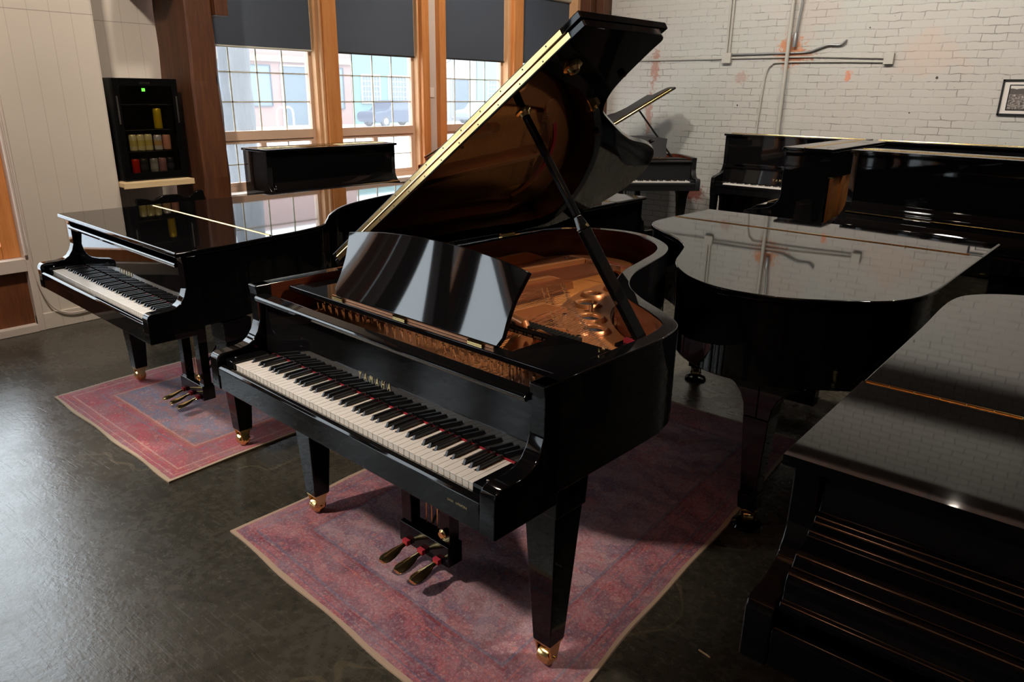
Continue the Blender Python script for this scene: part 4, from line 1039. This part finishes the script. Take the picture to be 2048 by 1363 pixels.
# ------------------------------------------------------------------ drinks fridge on its shelf
sh = empty('wall_shelf', (-4.25, 1.50, .965), 0, 'pale pine shelf carrying the black drinks fridge between white wall and timber post', 'shelf')
mb = MB(); mb.box(-.34, .17, -.28, .265, 0, .034); mb.build('shelf_board', M['pine_shelf'], sh, bevel=.003)
mb = MB(); mb.box(.17, .188, -.28, .27, -.010, .034); mb.build('shelf_edge', M['pine_shelf'], sh, bevel=.003)
fz = .9995; fx0, fx1 = -4.53, -4.15; fy0, fy1 = 1.275, 1.765; ft = 1.746
fridge = empty('drinks_fridge', (-4.34, 1.52, fz), 0, 'black glass-door drinks fridge with a green display standing on the pine shelf', 'fridge')
mb = MB(); lx = lambda x: x+4.34; ly = lambda y: y-1.52; lz = lambda z: z-fz
t_ = .028
mb.box(lx(fx0), lx(fx1)-.04, ly(fy0), ly(fy0)+t_, 0, lz(ft)); mb.box(lx(fx0), lx(fx1)-.04, ly(fy1)-t_, ly(fy1), 0, lz(ft))
mb.box(lx(fx0), lx(fx1)-.04, ly(fy0)+t_, ly(fy1)-t_, 0, .04); mb.box(lx(fx0), lx(fx1)-.04, ly(fy0)+t_, ly(fy1)-t_, lz(ft)-.04, lz(ft)); mb.box(lx(fx0), lx(fx0)+.02, ly(fy0)+t_, ly(fy1)-t_, .04, lz(ft)-.04)
mb.build('cabinet', M['blackmetal'], fridge, bevel=.004)
mb = MB(); d0, d1 = lx(fx1)-.038, lx(fx1)
mb.box(d0, d1, ly(fy0), ly(fy0)+.045, 0, lz(ft)); mb.box(d0, d1, ly(fy1)-.045, ly(fy1), 0, lz(ft)); mb.box(d0, d1, ly(fy0)+.045, ly(fy1)-.045, 0, .06); mb.box(d0, d1, ly(fy0)+.045, ly(fy1)-.045, lz(ft)-.055, lz(ft))
dr = mb.build('door', M['black'], fridge, bevel=.003)
mb = MB(); mb.box(d1-.012, d1-.008, ly(fy0)+.045, ly(fy1)-.045, .06, lz(ft)-.055); mb.build('door_glass', M['smoked_glass'], dr, smooth=False)
for yy in (ly(fy0)+.02, ly(fy1)-.02):
    mb = MB(); mb.box(d1, d1+.006, yy-.006, yy+.006, lz(1.42), lz(1.62)); mb.build('door_handle', M['chrome'], dr, bevel=.002)
disp = NT('green_display'); disp.set(Base_Color=(0, 0, 0, 1), Emission_Color=(0.12, 1.0, 0.05, 1), Emission_Strength=2.2)
mb = MB(); mb.box(d1-.007, d1-.005, -.030, -.006, lz(ft)-.093, lz(ft)-.071); mb.build('display', disp.m, dr)
text_mesh('fridge_lettering', 'NEWAIR', .020, M['chrome'], dr, (d1+.0008, -.005, lz(ft)-.040), (PI/2, 0, PI/2), 1.05, .0003)
for z in (1.215, 1.375, 1.56):
    mb = MB()
    for k in range(9): mb.cyl((lx(fx0)+.03, ly(fy0)+.04+k*.051, lz(z)-.003), (lx(fx1)-.05, ly(fy0)+.04+k*.051, lz(z)-.003), .002, 5)
    mb.cyl((lx(fx1)-.052, ly(fy0)+.03, lz(z)-.003), (lx(fx1)-.052, ly(fy1)-.03, lz(z)-.003), .0025, 5)
    mb.build('wire_shelf', M['chrome'], fridge)
def can(label, x, y, z, r, h, col, band=None, bandcol=None, group=None, top=(.72, .72, .70)):
    cm = plain('can_paint', col, .3, .3); bm_ = plain('can_art', bandcol or col, .35, .1)
    mb = MB(); mb.lathe([(r*.8, 0), (r, .006), (r, h*.30)], (0, 0, 0), 20, 0); mb.lathe([(r, h*.30), (r*1.002, h*.31), (r*1.002, h*.62), (r, h*.63)], (0, 0, 0), 20, 1); mb.lathe([(r, h*.63), (r, h-.012), (r*.82, h-.003)], (0, 0, 0), 20, 0); mb.lathe([(r*.82, h-.003), (r*.84, h), (r*.76, h), (r*.74, h-.005)], (0, 0, 0), 20, 2)
    o = mb.build('drink_can', [cm, bm_, M['chrome']], loc=(x, y, z)); tag(o, label, 'can', group)
    return o
cx = -4.235
cream = srgb(232, 226, 176); yel = srgb(226, 200, 60)
for i, y in enumerate((1.405, 1.465, 1.525)):
    can(['cream can with yellow pattern, leftmost on the middle fridge shelf', 'cream can with yellow pattern, middle of three on the middle fridge shelf', 'cream can with yellow pattern, beside the white can on the middle fridge shelf'][i], cx, y, 1.216, .028, .125, cream, bandcol=srgb(214, 200, 110), group='cream cans on the middle fridge shelf')
can('white can with an orange fruit picture on the middle fridge shelf', cx, 1.598, 1.216, .0305, .118, srgb(206, 206, 216), bandcol=srgb(206, 170, 110))
can('pink can at the right end of the middle fridge shelf', cx, 1.668, 1.216, .0305, .118, srgb(214, 160, 140), bandcol=srgb(216, 150, 130))
can('yellow can with a green rim alone on the top fridge shelf', cx, 1.62, 1.376, .030, .155, srgb(206, 180, 30), bandcol=srgb(200, 170, 20))
for y, c, bc, l in ((1.40, srgb(200, 40, 24), srgb(190, 30, 20), 'red can at the left end of the bottom fridge shelf'), (1.465, srgb(44, 46, 50), srgb(60, 62, 66), 'dark can with a silver top beside the red can'), (1.545, srgb(150, 152, 150), srgb(170, 170, 166), 'grey striped can, middle of the bottom fridge shelf'),
                    (1.612, srgb(160, 120, 124), srgb(150, 110, 114), 'mauve striped can second from the right on the bottom fridge shelf'), (1.676, srgb(36, 40, 50), srgb(60, 64, 74), 'dark blue can at the right end of the bottom fridge shelf')):
    can(l, cx, y, 1.0400, .030, .118, c, bandcol=bc)
lt = bpy.data.lights.new('fridge_lamp', 'POINT'); lt.energy = 0.05; lt.color = (1.0, .86, .62); lt.shadow_soft_size = .02
lo = bpy.data.objects.new('fridge_lamp', lt); COL.objects.link(lo); lo.location = (-4.22, 1.52, 1.69)

# carved black bench back under the shelf
ch = empty('carved_settee', (-4.03, 1.545, 0), 0, 'black carved settee with a scalloped back standing under the fridge shelf', 'settee')
prof = crom([(-.27, .80), (-.268, .872), (-.235, .882), (-.18, .870), (-.14, .858), (-.09, .880), (-.05, .890), (0, .892), (.05, .890), (.09, .880), (.13, .862), (.17, .876), (.21, .900), (.262, .906), (.272, .86), (.27, .80)], 5)
mb = MB(); mb.prism([(-.27, .30)]+prof+[(.27, .30)], -.03, .005, 'x'); mb.build('backrest', M['black'], ch, bevel=.006)
mb = MB(); mb.box(-.03, .36, -.27, .27, .38, .44); mb.build('seat', M['black'], ch, bevel=.006)
for x in (-.01, .33):
    for y in (-.24, .24): mb = MB(); mb.frustum(x, y, 0, .016, .016, .38, .024, .024); mb.build('leg', M['black'], ch, bevel=.003)
for i in range(7):
    y = -.27+i*.09; q = MB(); q.lathe([(.003, 0), (.012, .010), (.020, .022), (.016, .030)], (.008, y, .70+.02*math.sin(i)), 10, axis='x'); 
mb = MB()
for i in range(6): mb.cyl((.008, -.20+i*.08, .46), (.008, -.20+i*.08, .78), .012, 8)
mb.build('back_spindles', M['satin'], ch)

# ------------------------------------------------------------------ rugs
def rug(name, label, corners, mat_args, waves=0.01):
    cx_ = sum(c[0] for c in corners)/4; cy_ = sum(c[1] for c in corners)/4
    mb = MB(); nx, ny = 40, 60; h = .009
    (a, b, c, d) = [Vector((p[0]-cx_, p[1]-cy_)) for p in corners]   # front-left, front-right, back-right, back-left
    random.seed(hash(label) % 1000 if False else len(label))
    ph = [random.uniform(0, 6) for _ in range(4)]
    for k, zz in ((0, 0.0015), (1, h)):
        for j in range(ny+1):
            for i in range(nx+1):
                u, v = i/nx, j/ny; p = a*(1-u)*(1-v)+b*u*(1-v)+c*u*v+d*(1-u)*v
                ew = waves*(math.sin(v*13+ph[0])*.5+math.sin(v*29+ph[1])*.3)*(1-abs(2*u-1))**0 if i in (0, nx) else 0
                ez = waves*.5*(math.sin(u*17+ph[2])) if j in (0, ny) else 0
                edge = min(i, nx-i)/2; edge = min(1, edge); lift = (.004*max(0, math.sin(v*19+ph[3]))*(1-edge)) if i in (0, 1, nx-1, nx) else 0
                mb.v.append((p.x+ew, p.y+ez, zz+(lift if k else 0)))
    N = (nx+1)*(ny+1)
    for j in range(ny):
        for i in range(nx):
            q = j*(nx+1)+i; mb.f += [(q, q+nx+1, q+nx+2, q+1), (q+N, q+N+1, q+N+nx+2, q+N+nx+1)]; mb.mi += [0, 0]
    border = [i for i in range(nx+1)]+[(j+1)*(nx+1)-1 for j in range(1, ny+1)]+[ny*(nx+1)+i for i in range(nx-1, -1, -1)]+[j*(nx+1) for j in range(ny-1, 0, -1)]
    for p, q in zip(border, border[1:]+border[:1]): mb.f.append((p, q, q+N, p+N)); mb.mi.append(0)
    W_ = (b-a).length; L_ = (d-a).length
    o = mb.build(name, rug_mat(name+'_wool', W_, L_, *mat_args), loc=(cx_, cy_, 0)); tag(o, label, 'rug')
    me = o.data; uv = me.uv_layers.new(name='UVMap'); loops = me.loops
    for k, lp in enumerate(loops):
        vi = lp.vertex_index % N; i_, j_ = vi % (nx+1), vi//(nx+1); uv.data[k].uv = ((i_/nx-.5)*W_, (j_/ny-.5)*L_)
    return o
rug('persian_rug', 'worn pink and grey persian rug under the open grand piano', [(-.755, .010), (.80, -.115), (.70, 2.36), (-.70, 2.38)],
    (srgb(150, 118, 122), srgb(120, 92, 106), srgb(150, 84, 88), srgb(118, 70, 82), [srgb(120, 34, 40), srgb(176, 88, 74), srgb(78, 84, 106), srgb(172, 134, 122)], srgb(164, 138, 140), srgb(160, 134, 112)))
rug('persian_rug', 'red and blue persian rug under the left grand piano', [(-2.74, .085), (-1.32, .045), (-1.30, 2.30), (-2.80, 2.34)],
    (srgb(104, 112, 132), srgb(134, 108, 116), srgb(168, 66, 78), srgb(150, 78, 84), [srgb(176, 96, 72), srgb(90, 104, 130), srgb(196, 150, 132), srgb(150, 50, 62)], srgb(150, 126, 130), srgb(168, 146, 122)))

# ------------------------------------------------------------------ street outside
GZ = -.55
mb = MB(); mb.box(-70, -5.02, -40, 90, GZ-.2, GZ); S('floor_street', mb, plaster('sunlit_pavement', (.50, .52, .56), .9))
def facade(name, label, y0, y1, z1, wall, trim, wins, door=None, siding=False, lintel=None):
    r = empty(name, (-40, (y0+y1)/2, GZ), 0, label, 'building')
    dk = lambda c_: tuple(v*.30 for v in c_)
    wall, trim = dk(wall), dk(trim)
    m = NT(name+'_wall'); P = m.coords(); x, y, z = m.sep(P)
    if siding:
        f = m.math('FRACT', m.math('DIVIDE', z, .16)); c = m.mix(m.math('LESS_THAN', f, .16), wall, tuple(v*.7 for v in wall))
    else:
        c = m.mix(m.noise(P, 1.5, 4), wall, tuple(v*.86 for v in wall))
    m.set(Base_Color=c, Roughness=.9)
    mb = MB(); mb.box(-4, 0, y0-(y0+y1)/2, y1-(y0+y1)/2, 0, z1-GZ); mb.build('wall', m.m, r)
    tm = plain(name+'_trim', trim, .8); gm = plain(name+'_glass', dk(srgb(150, 170, 186)), .5)
    for i, (a, b, c0, c1, kind) in enumerate(wins):
        ya, yb = a-(y0+y1)/2, b-(y0+y1)/2; za, zb = c0-GZ, c1-GZ
        mb = MB(); t_ = .10 if kind != 'dark' else .06
        mb.box(0, .08, ya-t_, ya, za-t_, zb+t_); mb.box(0, .08, yb, yb+t_, za-t_, zb+t_); mb.box(0, .08, ya, yb, zb, zb+t_); mb.box(0, .12, ya, yb, za-t_, za)
        if kind == 'grid':
            for k in range(1, 6): yy = ya+(yb-ya)*k/6; mb.box(0, .06, yy-.02, yy+.02, za, zb)
            for k in range(1, 5): zz = za+(zb-za)*k/5; mb.box(0, .06, ya, yb, zz-.02, zz+.02)
        w = mb.build('window', tm if kind != 'dark' else plain('dark_frame', dk(srgb(86, 92, 104)), .6), r)
        mb = MB(); mb.box(.005, .02, ya, yb, za, zb); mb.build('pane', gm if kind != 'door' else plain('door_glass_dark', dk(srgb(112, 132, 146)), .5), w)
    if lintel:
        mb = MB(); mb.box(0, .2, y0-(y0+y1)/2, y1-(y0+y1)/2, lintel-GZ, lintel+.35-GZ); mb.build('lintel_band', plain('sandstone', dk(srgb(240, 214, 160)), .8), r)
    return r
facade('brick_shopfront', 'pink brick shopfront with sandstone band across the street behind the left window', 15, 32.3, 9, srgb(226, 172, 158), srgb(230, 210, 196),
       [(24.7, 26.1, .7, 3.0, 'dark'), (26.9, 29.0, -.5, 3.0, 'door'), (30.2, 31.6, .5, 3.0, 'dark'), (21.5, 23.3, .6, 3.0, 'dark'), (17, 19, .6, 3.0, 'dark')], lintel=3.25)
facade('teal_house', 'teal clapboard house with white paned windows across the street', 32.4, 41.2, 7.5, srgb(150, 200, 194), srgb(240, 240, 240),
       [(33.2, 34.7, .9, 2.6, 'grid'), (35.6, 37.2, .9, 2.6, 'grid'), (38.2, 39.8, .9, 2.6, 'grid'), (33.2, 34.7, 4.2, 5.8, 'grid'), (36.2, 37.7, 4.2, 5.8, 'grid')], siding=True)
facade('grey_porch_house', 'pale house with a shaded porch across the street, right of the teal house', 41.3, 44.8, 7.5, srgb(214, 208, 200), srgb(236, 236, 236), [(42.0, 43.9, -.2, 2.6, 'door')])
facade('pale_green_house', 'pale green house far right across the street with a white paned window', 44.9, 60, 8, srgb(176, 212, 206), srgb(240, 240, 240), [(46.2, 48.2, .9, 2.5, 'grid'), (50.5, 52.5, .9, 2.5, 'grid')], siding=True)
def car(label, y0, length, h, col, x=-36.6):
    r = empty('car', (x, y0+length/2, GZ), 0, label, 'car', None); L = length/2
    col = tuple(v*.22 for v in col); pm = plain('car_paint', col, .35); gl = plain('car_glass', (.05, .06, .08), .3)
    low = crom([(-L, .45), (-L+.02, .75), (-L+.25, .92), (-L*.55, 1.02), (-L*.33, h-.10), (-L*.05, h), (L*.42, h-.03), (L*.80, h*.74), (L-.10, .95), (L, .70), (L-.02, .35)], 4)
    mb = MB(); mb.prism([(-L+.15, .28)]+low+[(L-.2, .28)], -.9, .9, 'x'); mb.build('body', pm, r, bevel=.05)
    win = [(-L*.50, 1.03), (-L*.31, h-.16), (-L*.05, h-.09), (L*.40, h-.12), (L*.68, h*.74), (L*.62, 1.03)]
    mb = MB(); mb.prism(win, -.905, .905, 'x'); mb.build('windows', gl, r)
    for yy in (-L*.62, L*.62):
        for xx in (-.80, .80):
            mb = MB(); mb.lathe([(.20, -.11), (.34, -.10), (.34, .10), (.20, .11)], (xx, yy, .34), 20, axis='x'); w = mb.build('wheel', plain('tyre', (.03, .03, .035), .8), r)
            mb = MB(); mb.lathe([(.05, .0), (.20, .115), (.21, .112)], (xx, yy, .34), 16, axis='x'); mb.build('hub', plain('alloy', (.16, .16, .17), .3), w)
    return r
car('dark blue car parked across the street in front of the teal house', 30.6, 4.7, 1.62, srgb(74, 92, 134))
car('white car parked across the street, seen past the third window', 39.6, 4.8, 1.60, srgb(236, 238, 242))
# bare utility pole and tree trunk on the near pavement
def trunk(name, label, x, y, r, h, col, cat, bark=True):
    t = NT(name+'_bark'); P = t.coords(); n = t.noise(t.mapping(P, (9, 9, 1.4)), 2.5, 6, .65)
    t.set(Base_Color=t.ramp(n, [(.35, tuple(v*.6 for v in col)), (.65, col)]), Roughness=.9); t.bump(n, .8, .03)
    mb = MB(); pts = []; random.seed(3)
    for k in range(14): pts.append((x+random.uniform(-.02, .02)*bark, y+random.uniform(-.03, .03)*bark, GZ+h*k/13))
    mb.tube(pts, [r*(1.12-.24*k/13) for k in range(14)], 16); return tag(mb.build(name, t.m), label, cat)
trunk('tree_trunk', 'thick rough tree trunk on the pavement outside the left window', -12, 7.09, .20, 7.5, (.075, .073, .075), 'tree')
trunk('utility_pole', 'thinner dark wooden pole standing behind the left of the tree trunk', -13.4, 7.62, .14, 7.5, (.05, .052, .058), 'pole', False)
mb = MB()
for y in (19.75, 20.15): mb.tube(crom([(-30, y, GZ), (-30, y, .55), (-30, y+.10, .80), (-30, y+.25, .86), (-30, y+.40, .80), (-30, y+.50, .55), (-30, y+.50, GZ)], 5), .045, 8)
tag(mb.build('bicycle_rack', plain('white_rack', (.30, .31, .32), .5)), 'white hooped bicycle rack on the far pavement', 'bike rack')
def branch(mb, p, d, r, n):
    if n == 0: return
    q = p+d*random.uniform(.5, .9); mb.tube([p, p+(q-p)*.5+Vector((0, random.uniform(-.08, .08), .04)), q], [r, r*.85, r*.7], 6)
    for _ in range(3): branch(mb, q, (d+Vector((random.uniform(-.3, .3), random.uniform(-.8, .8), random.uniform(-.4, .5)))).normalized()*d.length*.85, r*.62, n-1)
random.seed(11); mb = MB(); mb.tube([(-33, 33.5, GZ), (-33, 33.4, 1.5), (-33, 33.3, 3.2)], [.11, .09, .08], 8); branch(mb, Vector((-33, 33.3, 3.2)), Vector((0, .3, .9)), .07, 5); branch(mb, Vector((-33, 33.3, 2.9)), Vector((0, .9, .5)), .06, 5)
tag(mb.build('bare_tree', plain('bark', (.06, .06, .06), .9)), 'bare leafless street tree in front of the teal house', 'tree')

# ------------------------------------------------------------------ pianos
L_OUT = [(.722, .14), (.706, .36), (.660, .56), (.616, .76), (.555, .93), (.43, 1.045), (.285, 1.16), (.125, 1.33), (.0, 1.51), (-.11, 1.77), (-.195, 2.02), (-.28, 2.25), (-.40, 2.37), (-.55, 2.41), (-.67, 2.34), (-.722, 2.18), (-.722, 1.4), (-.722, .7), (-.722, .14)]
R_OUT = [(.766, .14), (.770, .40), (.772, .66), (.752, .79), (.68, .90), (.565, 1.0), (.42, 1.115), (.300, 1.26), (.225, 1.43), (.165, 1.575), (.080, 1.70), (-.04, 1.81), (-.20, 1.872), (-.40, 1.845), (-.55, 1.75), (-.68, 1.64), (-.745, 1.50), (-.764, 1.32), (-.766, .9), (-.766, .14)]
grand('grand_piano', 'black grand piano with raised lid, open keyboard and copper coloured plate on the pink rug', (0, 0, .010), math.radians(-3.2), lid='open', hinge_y=.531, desk=True, interior=True, brand='YAMAHA', main=True, legy=.30, group=None)
grand('grand_piano', 'black grand piano with closed lid and open keyboard on the red and blue rug', (-2.03, .135, .010), math.radians(-3.0), outline=L_OUT, L=2.41, sx=.98, brand='YAMAHA', legy=.366, hinge_y=.60)
grand('grand_piano', 'closed black grand piano whose lid mirrors the brick wall, middle right', (.529, 3.155, 0), math.radians(178.1), W=.766, outline=R_OUT, L=1.885, keys='simple', closed_fall=True, hinge_y=.53, leg='flared', legy=.37, tail_leg=1.72, tail_legx=-.33)
grand('grand_piano', 'closed black grand piano in the bottom right corner with covered keys', (2.045, -.009, 0), math.radians(-.6), closed_fall=True, L=1.95, hinge_y=.63, hinge_in=.008, outline=scaled_outline(.722, 1.95))
grand('grand_piano', 'closed black grand piano behind the raised lid, its keyboard end to the right', (-1.555, 3.41, 0), math.radians(180), L=1.85, keys='simple', closed_fall=True, hinge_y=.50)
grand('grand_piano', 'satin black grand piano in the far corner with lid propped open', (-2.598, 6.258, 0), math.radians(45.6), L=1.60, case='satin', keys='simple', lid='open', open_angle=31, lid_u=1.46, desk=True, brand='script', leg='flared', hinge_y=.50, desk_mat=None, group=None)
grand('grand_piano', 'mahogany grand piano by the windows, only the tip of its raised lid showing', (-3.04, 4.17, 0), math.radians(32), L=1.34, case='mahogany', keys='simple', lid='open', open_angle=31, lid_u=1.46, hinge_y=.50)
upright('upright_piano', 'black upright piano in front of the windows, its cabinet rising behind the left grand', (-4.14, 2.965, 0), math.radians(90), H=1.21, W=.70)
upright('upright_piano', 'black upright piano with open keyboard against the brick wall', (-1.235, 7.47, 0), 0, H=1.265, W=.745, closed=False, brand=True)
upright('upright_piano', 'black upright against the brick wall behind the wide glossy upright', (.36, 7.50, 0), 0, H=1.262)
upright('upright_piano', 'black upright against the brick wall below the framed photograph, furthest right', (1.95, 7.50, 0), 0, H=1.262)
upright('upright_piano', 'black upright standing end-on with orange wooden back posts', (-.045, 5.42, 0), math.radians(-90), H=1.31, posts=True)
upright('upright_piano', 'wide glossy black upright with long brass hinges facing the room', (.87, 5.02, 0), math.radians(-9), H=1.31)

# small splinter of wood on the floor
mb = MB(); mb.box(-.022, .022, -.0025, .0025, 0, .003); tag(mb.build('wood_splinter', M['pine_shelf'], loc=(1.0, .62, .0005), rz=-.2), 'small pale splinter of wood on the concrete beside the pink rug', 'splinter')

# ------------------------------------------------------------------ ceiling spotlights
def spot(x, y, tx, ty, tz, energy, col=(1.0, .80, .58), angle=70, lab='', z=4.45):
    r = empty('spotlight', (x, y, z), 0, lab, 'lamp', 'ceiling spotlights')
    d = (Vector((tx, ty, tz))-Vector((x, y, z))).normalized()
    mb = MB(); a = Vector((0, 0, 0)); mb.cyl(a-d*.07, a+d*.05, .045, 16, .05); mb.cyl((0, 0, 0), (0, 0, CZ-z), .008, 8); mb.build('lamp_housing', M['blackmetal'], r)
    em = M.get('bulb')
    if not em:
        t = NT('lamp_lens'); t.set(Base_Color=(0, 0, 0, 1), Emission_Color=(1.0, .86, .66, 1), Emission_Strength=260.0); em = M['bulb'] = t.m
    mb = MB(); mb.cyl(a+d*.0505, a+d*.053, .040, 16); mb.build('lamp_lens', em, r)
    l = bpy.data.lights.new('spot_beam', 'SPOT'); l.energy = energy; l.color = col; l.spot_size = math.radians(angle); l.spot_blend = .9; l.shadow_soft_size = .035 if 'middle right' in lab else .14
    o = bpy.data.objects.new('spot_beam', l); COL.objects.link(o); o.location = Vector((x, y, z))+d*.06; o.rotation_euler = d.to_track_quat('-Z', 'Y').to_euler()
    return r
WARM = (1.0, .91, .80)
LAMP_LIST = [(-2.6, 3.6, -2.5, 7.5, 2.3, 340, 105, 'ceiling spotlight aimed at the brick wall by the corner grand'), (-.9, 3.6, -.9, 7.5, 2.3, 340, 105, 'ceiling spotlight aimed at the brick wall by the thick pipe'),
    (.9, 3.6, .9, 7.5, 2.3, 340, 105, 'ceiling spotlight aimed at the brick wall by the framed photograph'), (2.7, 3.6, 2.6, 7.5, 2.3, 230, 105, 'ceiling spotlight aimed at the far right of the brick wall'),
    (1.18, 5.2, 1.3, 2.4, 0, 50, 70, 'ceiling spotlight over the middle right grand'), (2.3, 2.4, .05, 1.0, .85, 800, 32, 'ceiling spotlight over the open grand piano'),
    (2.0, 2.2, 1.6, .6, 0, 14, 70, 'ceiling spotlight over the bottom right grand'), (-1.6, -.4, -4.1, .9, 1.5, 520, 62, 'ceiling spotlight aimed at the white board wall'),
    (-1.9, -2.6, -.7, .2, .3, 900, 46, 'spotlight added to brighten the open keyboard from the left'), (-2.2, 2.0, -4.2, 2.8, 1.7, 240, 75, 'ceiling spotlight aimed at the first window post'),  # keyboard spotlight is added, partly standing in for window daylight
    (-2.2, 4.2, -4.2, 5.0, 1.7, 270, 75, 'ceiling spotlight aimed at the farther window posts'), (3.4, 1.2, 3.0, 0, 0, 14, 70, 'ceiling spotlight far right over the floor')]
LAMP_LIST += [(-.3, 4.3, -.40, 3.6, 0, 800, 48, 'ceiling spotlight over the bare floor behind the open grand'), (.9, -1.75, .9, -1.45, 5.0, 800, 80, 'added unseen uplight for orange streaks, under the beam above the bottom right grand'), (2.7, -1.75, 2.7, -1.45, 5.0, 800, 80, 'added unseen uplight for orange streaks, under the beam farther right')]  # both uplights are added out of view to streak the fallboard orange
for x, y, tx, ty, tz, e, an, lab in LAMP_LIST: spot(x, y, tx, ty, tz, e, (1.0, .955, .89) if an == 105 else WARM, an, lab, 3.35 if tz == 5.0 else 3.63 if x == 1.18 else 4.45)
